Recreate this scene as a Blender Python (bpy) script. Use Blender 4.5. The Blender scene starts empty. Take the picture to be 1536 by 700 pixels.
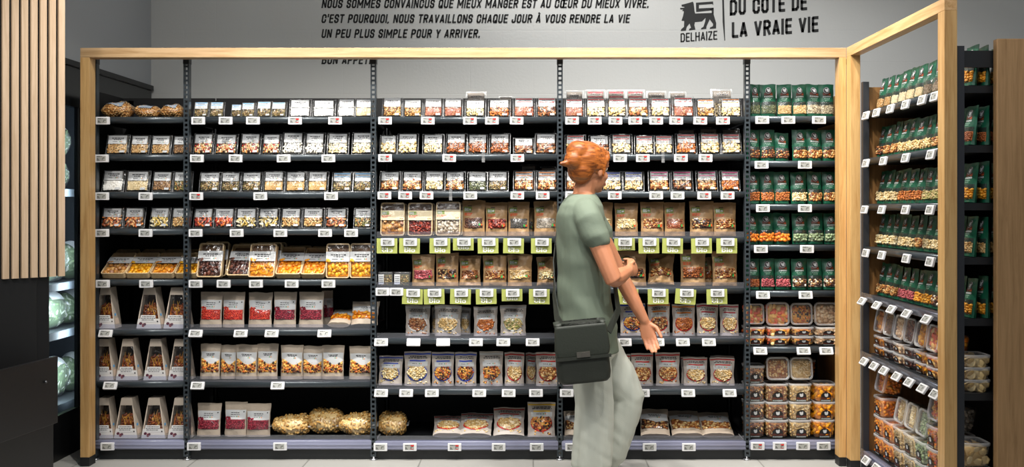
import bpy, math, random
from mathutils import Vector, Matrix, Euler, noise
SC = bpy.context.scene
COL = SC.collection
D, F, CZ = 5.0, 1405.0, 1.345          # camera distance to the shelf fronts, focal length in pixels, lens height
R = math.radians
rng = random.Random(7)

# ------------------------------------------------------------------ camera, world, light, exposure
cam = bpy.data.objects.new('camera', bpy.data.cameras.new('camera'))
COL.objects.link(cam)
cam.location = (0, -D, CZ); cam.rotation_euler = (R(90), 0, 0)
cam.data.sensor_width = 36; cam.data.lens = F/1536*36
cam.data.shift_x = -32/1536; cam.data.shift_y = -38/1536
cam.data.clip_end = 60
SC.camera = cam
SC.view_settings.view_transform = 'Standard'; SC.view_settings.look = 'None'
SC.view_settings.gamma = 1; SC.view_settings.use_curve_mapping = False
SC.view_settings.exposure = 0.0
W = bpy.data.worlds.new('world'); SC.world = W; W.use_nodes = True
W.node_tree.nodes['Background'].inputs[0].default_value = (0.86, 0.93, 1.0, 1)
W.node_tree.nodes['Background'].inputs[1].default_value = 0.17
SC.cycles.use_denoising = True
SC.cycles.max_bounces = 8; SC.cycles.transparent_max_bounces = 24
SC.cycles.diffuse_bounces = 3; SC.cycles.glossy_bounces = 3
SC.cycles.caustics_reflective = False; SC.cycles.caustics_refractive = False
SC.cycles.sample_clamp_indirect = 6

def spot(name, loc, target, power, angle=70, blend=.6, radius=.05, col=(1, .96, .9)):
    l = bpy.data.lights.new(name, 'SPOT'); l.energy = power; l.spot_size = R(angle); l.spot_blend = blend
    l.shadow_soft_size = radius; l.color = col
    o = bpy.data.objects.new(name, l); COL.objects.link(o); o.location = loc
    o.rotation_euler = (Vector(target)-Vector(loc)).to_track_quat('-Z', 'Y').to_euler()
    return o
def area(name, loc, target, power, sx, sy, col=(1, 1, 1), spread=180):
    l = bpy.data.lights.new(name, 'AREA'); l.energy = power; l.shape = 'RECTANGLE'; l.size = sx; l.size_y = sy; l.color = col; l.spread = R(spread)
    o = bpy.data.objects.new(name, l); COL.objects.link(o); o.location = loc
    o.rotation_euler = (Vector(target)-Vector(loc)).to_track_quat('-Z', 'Y').to_euler()
    return o
for x, p in ((-2.15, 92), (-1.45, 120), (-.72, 142), (0, 152), (.7, 148), (1.25, 98)):
    spot('track_or_fill_spot', (x-.1, -1.2, 3.3), (x, .12, 1.0), p, 84, .8)
spot('track_or_fill_spot', (.42, -.72, 3.3), (1.75, -.72, 1.0), 200, 66, .7)
spot('track_or_fill_spot', (.0, -1.1, 3.3), (1.75, -.45, .9), 70, 60, .7)
spot('track_or_fill_spot', (-1.5, -3.0, 3.2), (-2.1, -1.0, 1.7), 75, 60, .8)
area('added_fill_light', (0, -3.2, 3.5), (0, .4, 1.2), 60, 4.5, 1.2)  # added soft fill from the front, not a real ceiling panel
for x in (-1.6, -.4, .7):
    spot('track_or_fill_spot', (x, -2.5, 3.35), (x, .1, .35), 110, 50, .9)  # low-angle fill spots added to brighten the lower shelves
area('added_fill_light', (-.1, .80, 3.75), (.1, 1.25, 2.2), 42, 5.4, .3, (1, 1, 1), 80)  # added wash that brightens the back wall, no fitting there

# ------------------------------------------------------------------ helpers
def srgb(h):
    h = h.lstrip('#'); c = [int(h[i:i+2], 16)/255 for i in (0, 2, 4)]
    return tuple((v/12.92 if v <= .04045 else ((v+.055)/1.055)**2.4) for v in c)+(1,)
def PX(px, y=0.0): return (px-800)*(D+y)/F
def PZ(py, y=0.0): return CZ+(312-py)*(D+y)/F
def N(nt, typ, **kw):
    n = nt.nodes.new(typ)
    for k, v in kw.items():
        if k in n.inputs: n.inputs[k].default_value = v
        else: setattr(n, k, v)
    return n
MATS = {}
def mat(name, col, rough=.5, metal=0, spec=.5, bump=None, coat=0, var=None, emit=0):
    if name in MATS: return MATS[name]
    m = bpy.data.materials.new(name); m.use_nodes = True; nt = m.node_tree
    b = nt.nodes['Principled BSDF']
    c = srgb(col) if isinstance(col, str) else tuple(col)
    b.inputs['Base Color'].default_value = c
    b.inputs['Roughness'].default_value = rough; b.inputs['Metallic'].default_value = metal
    b.inputs['Specular IOR Level'].default_value = spec; b.inputs['Coat Weight'].default_value = coat
    if emit:
        b.inputs['Emission Color'].default_value = c; b.inputs['Emission Strength'].default_value = emit
    tc = N(nt, 'ShaderNodeTexCoord')
    if var:      # (scale, second colour)
        nz = N(nt, 'ShaderNodeTexNoise', Scale=var[0], Detail=5.0); nt.links.new(tc.outputs['Object'], nz.inputs['Vector'])
        mx = N(nt, 'ShaderNodeMix', data_type='RGBA'); mx.inputs[6].default_value = c; mx.inputs[7].default_value = srgb(var[1])
        nt.links.new(nz.outputs['Fac'], mx.inputs[0]); nt.links.new(mx.outputs[2], b.inputs['Base Color'])
    if bump:     # (scale, strength)
        nz = N(nt, 'ShaderNodeTexNoise', Scale=bump[0], Detail=4.0); nt.links.new(tc.outputs['Object'], nz.inputs['Vector'])
        bp = N(nt, 'ShaderNodeBump', Strength=bump[1], Distance=.01); nt.links.new(nz.outputs['Fac'], bp.inputs['Height'])
        nt.links.new(bp.outputs['Normal'], b.inputs['Normal'])
    MATS[name] = m
    return m
def wood(name, c1, c2, axis, rough=.45, scale=1.0):
    if name in MATS: return MATS[name]
    m = bpy.data.materials.new(name); m.use_nodes = True; nt = m.node_tree; b = nt.nodes['Principled BSDF']
    tc = N(nt, 'ShaderNodeTexCoord'); mp = N(nt, 'ShaderNodeMapping')
    s = [26*scale]*3; s['xyz'.index(axis)] = 1.6*scale
    mp.inputs['Scale'].default_value = s
    nt.links.new(tc.outputs['Object'], mp.inputs['Vector'])
    nz = N(nt, 'ShaderNodeTexNoise', Scale=1.6, Detail=8.0, Roughness=.65, Distortion=.8); nt.links.new(mp.outputs[0], nz.inputs['Vector'])
    s2 = [140*scale]*3; s2['xyz'.index(axis)] = 5*scale
    mp2 = N(nt, 'ShaderNodeMapping'); mp2.inputs['Scale'].default_value = s2
    nt.links.new(tc.outputs['Object'], mp2.inputs['Vector'])
    n2 = N(nt, 'ShaderNodeTexNoise', Scale=1.5, Detail=3.0); nt.links.new(mp2.outputs[0], n2.inputs['Vector'])
    ad = N(nt, 'ShaderNodeMath', operation='MULTIPLY_ADD'); ad.inputs[1].default_value = .35; nt.links.new(n2.outputs['Fac'], ad.inputs[0]); nt.links.new(nz.outputs['Fac'], ad.inputs[2])
    rp = N(nt, 'ShaderNodeValToRGB'); e = rp.color_ramp.elements
    e[0].position = .42; e[0].color = srgb(c2); e[1].position = .78; e[1].color = srgb(c1)
    nt.links.new(ad.outputs[0], rp.inputs[0]); nt.links.new(rp.outputs[0], b.inputs['Base Color'])
    b.inputs['Roughness'].default_value = rough
    MATS[name] = m
    return m
def film(name, tint='#ffffff', gloss=.09, fres=.8, rough=.14, haze=0.0, bump=(45, .5)):
    """thin clear plastic: see-through with a gloss, and some white haze when it is frosted"""
    if name in MATS: return MATS[name]
    m = bpy.data.materials.new(name); m.use_nodes = True; nt = m.node_tree; nt.nodes.remove(nt.nodes['Principled BSDF'])
    out = nt.nodes['Material Output']
    tr = N(nt, 'ShaderNodeBsdfTransparent'); tr.inputs[0].default_value = srgb(tint)
    gl = N(nt, 'ShaderNodeBsdfGlossy'); gl.inputs['Roughness'].default_value = rough
    base = tr
    if haze:
        df = N(nt, 'ShaderNodeBsdfDiffuse'); df.inputs[0].default_value = (.86, .87, .88, 1)
        hm = N(nt, 'ShaderNodeMixShader'); hm.inputs[0].default_value = haze
        nt.links.new(tr.outputs[0], hm.inputs[1]); nt.links.new(df.outputs[0], hm.inputs[2]); base = hm
    # the same reflectance from both sides of the film
    geo = N(nt, 'ShaderNodeNewGeometry'); dt = N(nt, 'ShaderNodeVectorMath', operation='DOT_PRODUCT'); nt.links.new(geo.outputs['Incoming'], dt.inputs[0]); nt.links.new(geo.outputs['Normal'], dt.inputs[1])
    ab = N(nt, 'ShaderNodeMath', operation='ABSOLUTE'); nt.links.new(dt.outputs['Value'], ab.inputs[0])
    om = N(nt, 'ShaderNodeMath', operation='SUBTRACT'); om.inputs[0].default_value = 1; om.use_clamp = True; nt.links.new(ab.outputs[0], om.inputs[1])
    pw = N(nt, 'ShaderNodeMath', operation='POWER'); pw.inputs[1].default_value = 5; nt.links.new(om.outputs[0], pw.inputs[0])
    ma = N(nt, 'ShaderNodeMath', operation='MULTIPLY_ADD'); ma.inputs[1].default_value = fres; ma.inputs[2].default_value = gloss; ma.use_clamp = True
    nt.links.new(pw.outputs[0], ma.inputs[0])
    mx = N(nt, 'ShaderNodeMixShader'); nt.links.new(ma.outputs[0], mx.inputs[0]); nt.links.new(base.outputs[0], mx.inputs[1]); nt.links.new(gl.outputs[0], mx.inputs[2])
    if bump:
        tc = N(nt, 'ShaderNodeTexCoord'); oi = N(nt, 'ShaderNodeObjectInfo')
        va = N(nt, 'ShaderNodeVectorMath', operation='ADD'); nt.links.new(tc.outputs['Object'], va.inputs[0]); nt.links.new(oi.outputs['Location'], va.inputs[1])
        nz = N(nt, 'ShaderNodeTexNoise', Scale=bump[0], Detail=3.0, Distortion=1.2); nt.links.new(va.outputs[0], nz.inputs['Vector'])
        bp = N(nt, 'ShaderNodeBump', Strength=bump[1], Distance=.01); nt.links.new(nz.outputs['Fac'], bp.inputs['Height'])
        nt.links.new(bp.outputs['Normal'], gl.inputs['Normal'])
    nt.links.new(mx.outputs[0], out.inputs[0])
    MATS[name] = m
    return m
def pieces(name, cols, rough=.5):
    """colour of each nut, seed or berry picked per piece"""
    n = 'food '+name
    if n in MATS: return MATS[n]
    m = bpy.data.materials.new(n); m.use_nodes = True; nt = m.node_tree; b = nt.nodes['Principled BSDF']
    g = N(nt, 'ShaderNodeNewGeometry'); rp = N(nt, 'ShaderNodeValToRGB'); rp.color_ramp.interpolation = 'CONSTANT'
    e = rp.color_ramp.elements
    while len(e) < len(cols): e.new(.5)
    for i, c in enumerate(cols): e[i].position = i/len(cols); e[i].color = srgb(c)
    nt.links.new(g.outputs['Random Per Island'], rp.inputs[0])
    tc = N(nt, 'ShaderNodeTexCoord'); nz = N(nt, 'ShaderNodeTexNoise', Scale=220.0, Detail=2.0); nt.links.new(tc.outputs['Object'], nz.inputs['Vector'])
    hs = N(nt, 'ShaderNodeHueSaturation'); ml = N(nt, 'ShaderNodeMath', operation='MULTIPLY_ADD'); ml.inputs[1].default_value = .5; ml.inputs[2].default_value = .82
    nt.links.new(nz.outputs['Fac'], ml.inputs[0]); nt.links.new(ml.outputs[0], hs.inputs['Value']); nt.links.new(rp.outputs[0], hs.inputs['Color'])
    nt.links.new(hs.outputs[0], b.inputs['Base Color']); b.inputs['Roughness'].default_value = rough
    MATS[n] = m
    return m

def unit_sphere(seg, ring):
    v = [Vector((0, 0, 1))]
    for j in range(1, ring):
        t = math.pi*j/ring
        for i in range(seg):
            a = 2*math.pi*i/seg; v.append(Vector((math.sin(t)*math.cos(a), math.sin(t)*math.sin(a), math.cos(t))))
    v.append(Vector((0, 0, -1))); f = []
    for i in range(seg): f.append((0, 1+i, 1+(i+1) % seg))
    for j in range(ring-2):
        for i in range(seg):
            a = 1+j*seg+i; b = 1+j*seg+(i+1) % seg; f.append((a, a+seg, b+seg, b))
    l = len(v)-1; s = 1+(ring-2)*seg
    for i in range(seg): f.append((s+i, l, s+(i+1) % seg))
    return v, f
US = {k: unit_sphere(*k) for k in ((6, 4), (8, 6), (16, 10), (28, 18))}
class MB:
    def __init__(s): s.v = []; s.f = []; s.m = []; s.sm = []
    def add(s, vs, fs, m=0, smooth=False):
        o = len(s.v); s.v += [tuple(v) for v in vs]
        for f in fs: s.f.append(tuple(i+o for i in f)); s.m.append(m); s.sm.append(smooth)
    def box(s, x0, x1, y0, y1, z0, z1, m=0):
        s.add([(x0, y0, z0), (x1, y0, z0), (x1, y1, z0), (x0, y1, z0), (x0, y0, z1), (x1, y0, z1), (x1, y1, z1), (x0, y1, z1)],
              [(0, 3, 2, 1), (4, 5, 6, 7), (0, 1, 5, 4), (1, 2, 6, 5), (2, 3, 7, 6), (3, 0, 4, 7)], m)
    def grid(s, S, nu, nv, m=0, u0=0, u1=1, v0=0, v1=1, off=0, smooth=True):
        vs = []
        for j in range(nv+1):
            for i in range(nu+1):
                u = u0+(u1-u0)*i/nu; v = v0+(v1-v0)*j/nv; p = S(u, v)
                if off: p = p+normal(S, u, v)*off
                vs.append(p)
        s.add(vs, [(j*(nu+1)+i, j*(nu+1)+i+1, (j+1)*(nu+1)+i+1, (j+1)*(nu+1)+i) for j in range(nv) for i in range(nu)], m, smooth)
    def disc(s, S, uc, vc, ru, rv, m=0, off=.001, n=20, rings=3, top=1.0, inner=0.0):
        """round patch laid on a surface; top<1 cuts it flat at the top; inner>0 leaves a ring"""
        vs = []; fs = []
        for k in range(rings+1):
            q = inner+(1-inner)*k/rings
            for i in range(n):
                a = 2*math.pi*i/n; u = uc+ru*q*math.cos(a); v = vc+min(rv*q*math.sin(a), rv*top*(q if not inner else 1)); u = min(max(u, .02), .98)
                vs.append(S(u, v)+normal(S, u, v)*off)
        for k in range(rings):
            for i in range(n):
                a = k*n+i; b = k*n+(i+1) % n; fs.append((a, a+n, b+n, b))
        s.add(vs, fs, m, True)
    def ell(s, c, r, rot=None, m=0, q=(6, 4)):
        V, Fc = US[q]; M = rot or Matrix.Identity(3); c = Vector(c)
        s.add([c+M @ Vector((v.x*r[0], v.y*r[1], v.z*r[2])) for v in V], Fc, m, True)
    def loft(s, rings, m=0, cap=True, smooth=True):
        n = len(rings[0]); vs = [p for r in rings for p in r]
        fs = [(k*n+i, k*n+(i+1) % n, (k+1)*n+(i+1) % n, (k+1)*n+i) for k in range(len(rings)-1) for i in range(n)]
        if cap: fs += [tuple(range(n-1, -1, -1)), tuple((len(rings)-1)*n+i for i in range(n))]
        s.add(vs, fs, m, smooth)
    def tube(s, pts, rad, m=0, n=12, flat=1.0):
        """tapering limb along a polyline with round ends"""
        pts = [Vector(p) for p in pts]; rr = [r if isinstance(r, (tuple, list)) else (r, r) for r in rad]
        P = [pts[0]]; Q = [rr[0]]
        for i in range(len(pts)-1):
            for k in (1, 2, 3, 4):
                t = k/4; P.append(pts[i].lerp(pts[i+1], t)); Q.append(tuple(rr[i][j]*(1-t)+rr[i+1][j]*t for j in (0, 1)))
        rings = []; ref = Vector((0, 1, 0))
        for i, p in enumerate(P):
            t = (P[min(i+1, len(P)-1)]-P[max(i-1, 0)]).normalized(); a = ref.cross(t)
            if a.length < .05: a = Vector((1, 0, 0)).cross(t)
            a.normalize(); b = t.cross(a).normalized()
            def ring(c, k): return [c+a*math.cos(2*math.pi*j/n)*Q[i][0]*k+b*math.sin(2*math.pi*j/n)*Q[i][1]*k for j in range(n)]
            if i == 0: rings += [ring(p-t*Q[i][0]*.95, .25), ring(p-t*Q[i][0]*.7, .7)]
            rings.append(ring(p, 1))
            if i == len(P)-1: rings += [ring(p+t*Q[i][0]*.7, .7), ring(p+t*Q[i][0]*.95, .25)]
        s.loft(rings, m)
    def build(s, name, mats, parent=None, link=True, bevel=0):
        me = bpy.data.meshes.new(name); me.from_pydata(s.v, [], s.f)
        for x in (mats if isinstance(mats, (list, tuple)) else [mats]): me.materials.append(x)
        me.polygons.foreach_set('material_index', s.m); me.polygons.foreach_set('use_smooth', s.sm); me.update()
        o = bpy.data.objects.new(name, me)
        if link: COL.objects.link(o)
        if parent: o.parent = parent
        if bevel:
            b = o.modifiers.new('edge', 'BEVEL'); b.width = bevel; b.segments = 2; b.limit_method = 'ANGLE'
        return o
def normal(S, u, v):
    e = .01; a = S(min(u+e, 1), v)-S(max(u-e, 0), v); b = S(u, min(v+e, 1))-S(u, max(v-e, 0)); n = a.cross(b)
    return n.normalized() if n.length > 1e-9 else Vector((0, -1, 0))
def tag(o, label, cat, group=None, kind=None):
    if label: o['label'] = label
    if cat: o['category'] = cat
    if group: o['group'] = group
    if kind: o['kind'] = kind
    return o
def empty(name, loc=(0, 0, 0), link=True):
    o = bpy.data.objects.new(name, None); o.location = loc; o.empty_display_size = .05
    if link: COL.objects.link(o)
    return o
def struct(o, label, cat='structure'): return tag(o, label, cat, None, 'structure')
RO = [(0, .5), (0, .85), (.22, 1), (.78, 1), (1, .85), (1, .15), (.78, 0), (.22, 0), (0, .15), (0, .5)]
GLYPH = {   # width, strokes: condensed capitals drawn with a broad pen
 'A': (1.05, [[(0, 0), (.5, 1), (1, 0)], [(.2, .25), (.8, .25)]]), 'B': (1, [[(0, 0), (0, 1), (.7, 1), (1, .88), (1, .66), (.75, .53), (0, .53)], [(.75, .53), (1, .4), (1, .13), (.7, 0), (0, 0)]]),
 'C': (1, [[(1, .68), (1, .85), (.78, 1), (.22, 1), (0, .85), (0, .15), (.22, 0), (.78, 0), (1, .15), (1, .32)]]), 'D': (1, [[(0, 0), (0, 1), (.7, 1), (1, .83), (1, .17), (.7, 0), (0, 0)]]),
 'E': (.85, [[(1, 1), (0, 1), (0, 0), (1, 0)], [(0, .52), (.85, .52)]]), 'G': (1, [[(1, .7), (1, .85), (.78, 1), (.22, 1), (0, .85), (0, .15), (.22, 0), (.78, 0), (1, .15), (1, .46), (.55, .46)]]),
 'H': (1, [[(0, 0), (0, 1)], [(1, 0), (1, 1)], [(0, .52), (1, .52)]]), 'I': (0, [[(0, 0), (0, 1)]]), 'J': (.9, [[(1, 1), (1, .15), (.78, 0), (.22, 0), (0, .15), (0, .3)]]), 'L': (.8, [[(0, 1), (0, 0), (1, 0)]]),
 'M': (1.5, [[(0, 0), (0, 1), (.5, .3), (1, 1), (1, 0)]]), 'N': (1.05, [[(0, 0), (0, 1), (1, 0), (1, 1)]]), 'O': (1, [RO]), 'P': (1, [[(0, 0), (0, 1), (.7, 1), (1, .87), (1, .6), (.7, .45), (0, .45)]]),
 'Q': (1, [RO, [(.6, .25), (1.08, -.06)]]), 'R': (1, [[(0, 0), (0, 1), (.7, 1), (1, .87), (1, .62), (.7, .5), (0, .5)], [(.5, .5), (1, 0)]]),
 'S': (.98, [[(1, .77), (1, .86), (.78, 1), (.22, 1), (0, .85), (0, .67), (.15, .56), (.85, .45), (1, .33), (1, .15), (.78, 0), (.22, 0), (0, .14), (0, .23)]]), 'T': (.95, [[(0, 1), (1, 1)], [(.5, 1), (.5, 0)]]),
 'U': (1, [[(0, 1), (0, .15), (.22, 0), (.78, 0), (1, .15), (1, 1)]]), 'V': (1.05, [[(0, 1), (.5, 0), (1, 1)]]), 'X': (1.05, [[(0, 0), (1, 1)], [(0, 1), (1, 0)]]), 'Y': (1.05, [[(0, 1), (.5, .45), (1, 1)], [(.5, .45), (.5, 0)]]),
 'Z': (.95, [[(0, 1), (1, 1), (0, 0), (1, 0)]]), "'": (0, [[(0, 1.04), (0, .8)]]), ',': (0, [[(0, .03), (-.12, -.14)]]), '.': (0, [[(0, .0), (0, .07)]]), ' ': (.3, []),
 'i': (0, [[(0, 0), (0, .42)], [(0, .62), (0, .74)]]), 'o': (.9, [[(x, y*.5) for x, y in RO]])}
GLYPH['\u0152'] = (1.8, [[(x*.52, y) for x, y in RO], [(1, 1), (.5, 1), (.5, 0), (1, 0)], [(.5, .52), (.92, .52)]])
GLYPH['\u00c0'] = (1.05, GLYPH['A'][1]+[[(.3, 1.3), (.6, 1.16)]]); GLYPH['\u00c9'] = (.85, GLYPH['E'][1]+[[(.4, 1.16), (.7, 1.3)]]); GLYPH['\u00d4'] = (1, GLYPH['O'][1]+[[(.2, 1.16), (.5, 1.3), (.8, 1.16)]])
_tx = {}
def text_geo(s, bold=.17, shear=0.0, wid=.36, gap=.085):
    """flat lettering: strokes of a broad pen, cap height 1"""
    k = (s, bold, shear, wid)
    if k in _tx: return _tx[k]
    V = []; Fc = []; x = 0; t = bold/2
    for ch in s:
        w, st = GLYPH[ch]; w = w*wid
        for line in st:
            P = [Vector((x+a*w if ch not in ",'." else x+a*.5, t+b*(1-2*t))) for a, b in line]
            for i in range(len(P)-1):
                d = (P[i+1]-P[i]).normalized(); q = Vector((-d.y, d.x))*t; e = d*t*.42
                a_ = P[i]-e if i else P[i]-d*t*(.98 if abs(d.x)+abs(d.y) < 1.05 else .5); b_ = P[i+1]+e if i < len(P)-2 else P[i+1]+d*t*(.98 if abs(d.x)+abs(d.y) < 1.05 else .5)
                o = len(V); V += [a_+q, a_-q, b_-q, b_+q]; Fc.append((o, o+1, o+2, o+3))
        x += w+bold+gap
    r = ([Vector((v.x+v.y*shear, v.y, 0)) for v in V], Fc); _tx[k] = r
    return r
def text_on(mb, s, S, u0, u1, v0, v1, off, m=0, bold=.17, shear=0):
    """lettering laid on a surface patch, stretched to fill it"""
    V, Fc = text_geo(s, bold, shear); xs = [v.x for v in V]; ys = [v.y for v in V]
    a, b, c, d = min(xs), max(xs), min(ys), max(ys); vs = []
    for v in V:
        u = u0+(u1-u0)*(v.x-a)/(b-a); w = v0+(v1-v0)*(v.y-c)/(d-c); vs.append(S(u, w)+normal(S, u, w)*off)
    mb.add(vs, Fc, m)

M_WHITE = mat('white card', '#cfd1d2', .5); M_INK = mat('printed ink', '#303033', .6); M_RED = mat('red print', '#c8241f', .5)
M_GREEN = mat('green print', '#3f9a4a', .5); M_ORANGE = mat('orange print', '#ee8a2a', .5); M_BLUE = mat('blue print', '#2748b8', .5)
M_PINK = mat('magenta print', '#d8307e', .5); M_YELLOW = mat('yellow print', '#f0c030', .5); M_SKY = mat('light blue print', '#69aee0', .5)
ACC = {'red': M_RED, 'orange': M_ORANGE, 'blue': M_BLUE, 'magenta': M_PINK, 'yellow': M_YELLOW, 'sky': M_SKY, 'none': M_WHITE, 'darkred': mat('dark red print', '#a82030', .5)}
M_FILM = film('crinkled clear film', gloss=.075, fres=.9, rough=.22, bump=(30, .9))
M_FILM2 = film('smooth clear film', gloss=.075, fres=.8, rough=.16, bump=(24, .6))
M_TUB = film('frosted tub plastic', gloss=.05, fres=.8, rough=.2, haze=.08, bump=(30, .15))
M_LID = film('frosted lid plastic', gloss=.05, fres=.7, rough=.25, haze=.38, bump=(60, .2))
M_CLEAR = film('clear shelf strip', tint='#eceef8', gloss=.05, fres=.8, rough=.1, haze=.04, bump=None)
M_GLASS = film('cabinet door glass', tint='#dfe6ea', gloss=.02, fres=.55, rough=.02, bump=None)

# foods: colours, half axes in mm
FOOD = {
 'puffed cereal': (['#b98a4e', '#d6ae74', '#a5723a', '#c79c62'], (7, 5, 4)),
 'oat flakes': (['#cba36c', '#b98c52', '#d9b988'], (5, 4, 2)),
 'white powder': (['#efece4', '#f4f2ec'], (5, 5, 1)),
 'cream meal': (['#e2cfa6', '#d8c294', '#e9dab8'], (3, 3, 1.5)),
 'tan meal': (['#c9a268', '#bd9458', '#d4b079'], (3, 3, 1.5)),
 'brown flakes': (['#96704a', '#7d5a38', '#b08a5e'], (5, 4, 2)),
 'red trail mix': (['#e8d3a6', '#b03222', '#4a2a1a', '#c58a48', '#d9b47c', '#e0c898'], (6, 5, 4)),
 'coconut flakes': (['#f2eee2', '#e9e2cf', '#f6f3ea'], (9, 5, 2)),
 'cream flakes': (['#e8d9b4', '#d9c08c', '#efe4c8'], (7, 5, 2)),
 'seed mix': (['#5a4630', '#8a7444', '#cdb684', '#6c6a3e', '#a8844c', '#3a2c1c'], (5, 3, 2)),
 'dried red fruit': (['#c23a1e', '#d8562c', '#8a2418', '#e07a3c'], (11, 7, 4)),
 'dried pale fruit': (['#ead9a4', '#d9c070', '#f0e6c4', '#c8a850'], (13, 5, 4)),
 'tan chips': (['#c49a5e', '#d8b880', '#a67a40'], (7, 5, 4)),
 'orange chips': (['#c8642a', '#e08a4a', '#8a4420', '#e0a870'], (13, 6, 3)),
 'green seeds': (['#6f6c3c', '#8c8650', '#c0a468', '#4c4a2a', '#a06a30'], (6, 4, 3)),
 'granola': (['#a8722e', '#c8944a', '#7c4e1c', '#d8b070'], (6, 4, 3)),
 'brown almonds': (['#9a5024', '#aa5e2c', '#84401a'], (8, 5, 4)),
 'almond flakes': (['#a05a36', '#8a4426', '#c08a64'], (7, 4, 1.5)),
 'pale nuts': (['#e4cfa0', '#d8bc84', '#eee0bc'], (8, 5, 4.5)),
 'orange almonds': (['#b8682a', '#c87834', '#a4561e'], (9, 5.5, 4.5)),
 'brown pecans': (['#8a4e26', '#6e3818', '#a4683a', '#c89a6c'], (9, 5, 4)),
 'macadamias': (['#e6d2a2', '#d9c08a', '#eee0bc', '#c8aa70'], (7, 7, 7)),
 'hazelnuts': (['#a45a28', '#8c4a20', '#b86c34'], (6.5, 6.5, 6.5)),
 'cashews': (['#e2c48c', '#d4b070', '#eed8ac'], (9, 5, 5)),
 'pistachios': (['#b8ac6c', '#d2c08c', '#8a8a48', '#c8a878'], (7, 5, 4.5)),
 'mixed nuts': (['#c28a48', '#e0c088', '#8a4c24', '#a8682c', '#d8b070'], (8, 5.5, 5)),
 'dark mixed nuts': (['#6a3818', '#d8b478', '#3a2218', '#b07238', '#8a4c22'], (8, 5.5, 5)),
 'goji berries': (['#c8281c', '#dc4428', '#a81c18', '#e0583a'], (5, 2.6, 2.4)),
 'cranberries': (['#8e1c30', '#6e1226', '#a82c40'], (5, 3.4, 3)),
 'dark dates': (['#5a3024', '#42221a', '#74402e'], (15, 9, 8)),
 'brown dates': (['#8a4420', '#6a3016', '#a8602e', '#c0883a'], (14, 7, 7)),
 'red dates': (['#8a2c1c', '#6a1e14', '#a4442a'], (13, 7, 6)),
 'frosted figs': (['#c2b6a4', '#a89a86', '#d8cebe'], (13, 9, 7)),
 'brown figs': (['#b8803e', '#9a6a3a', '#c89a5c', '#a47860'], (17, 14, 9)),
 'apricots': (['#f09a1c', '#e8840e', '#f5ac34'], (16, 13, 7)),
 'yellow fruit': (['#eeb024', '#e29a14', '#f4c44a'], (15, 12, 8)),
 'mango strips': (['#eaa01c', '#d88810', '#f4b838'], (19, 8, 4)),
 'orange slices': (['#c87a1c', '#e09a34', '#b4600e'], (18, 14, 4)),
 'fruit and nut mix': (['#d8802a', '#b8561c', '#2c1a14', '#e6b25a', '#6a2c14', '#e89a3a'], (8, 6, 5)),
 'raisins': (['#3a2018', '#5a3424', '#6c4432'], (6, 4.5, 4)),
 'black seeds': (['#55524e', '#45423e', '#68645e'], (4, 3, 2)),
 'grey seeds': (['#a09688', '#8c8274', '#b4aa9c'], (5, 3, 2)),
 'brown granules': (['#6a4630', '#84583a', '#54341f'], (4, 3, 3)),
 'pumpkin seeds': (['#5c6446', '#6e7450', '#4a5238', '#868a62'], (6.5, 3.5, 2)),
 'sunflower seeds': (['#b8a888', '#8c7c62', '#d0c4a4', '#6a5c48'], (6, 3, 2)),
 'pine nuts': (['#e2c48e', '#d4b276', '#ecd6a8'], (5, 2.6, 2.6)),
 'orange crackers': (['#e8841c', '#d86c10', '#f0a040', '#c85c10'], (11, 9, 7)),
 'green wasabi nuts': (['#8fa07a', '#7c9068', '#a8b48e', '#66785a'], (9, 8, 7)),
 'corn nuts': (['#e8a028', '#d88c18', '#f0b448'], (8, 6, 5)),
 'chocolate nut mix': (['#3e2418', '#d8b47c', '#f0e6d2', '#8a5026', '#6a3a1e'], (7.5, 6.5, 6)),
 'pink peanuts': (['#b4525a', '#c8686c', '#9c4048'], (7, 5.5, 5)),
 'peanuts in shells': (['#d8b06a', '#c89a50', '#e4c486', '#b88840'], (13, 6, 6)),
 'candied fruit': (['#f0a030', '#e8603c', '#f4c470', '#e87850', '#f0d090'], (17, 11, 6)),
 'ginger cubes': (['#d8b890', '#c8a078', '#e4ccaa'], (11, 9, 8)),
 'yellow corn puffs': (['#f0a41c', '#e89010', '#f8b838'], (17, 14, 6)),
 'round crackers': (['#d8bc84', '#c8a668', '#e4cc9a'], (22, 20, 4)),
 'flour': (['#e6d6b4', '#decb a4'.replace(' ', ''), '#eadfc4'], (4, 4, 1)),
 'white flour': (['#efece2', '#f4f2ec'], (4, 4, 1)),
 'grey meal': (['#8a7864', '#786650', '#a08e78'], (4, 3, 1.5)),
 'red crisps': (['#b83c1c', '#e07a20', '#d8a040', '#8c2414'], (9, 7, 6)),
 'grey crisps': (['#9a9286', '#6c655c', '#b8b0a4'], (11, 9, 4)),
 'salad leaves': (['#7d9a62', '#93ac78', '#5f7d48', '#b4c49c', '#d8dcc8'], (20, 8, 3)),
 'dried cranberry mix': (['#7c2430', '#5a1820', '#94343c'], (8, 6, 5)),
}
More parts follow.
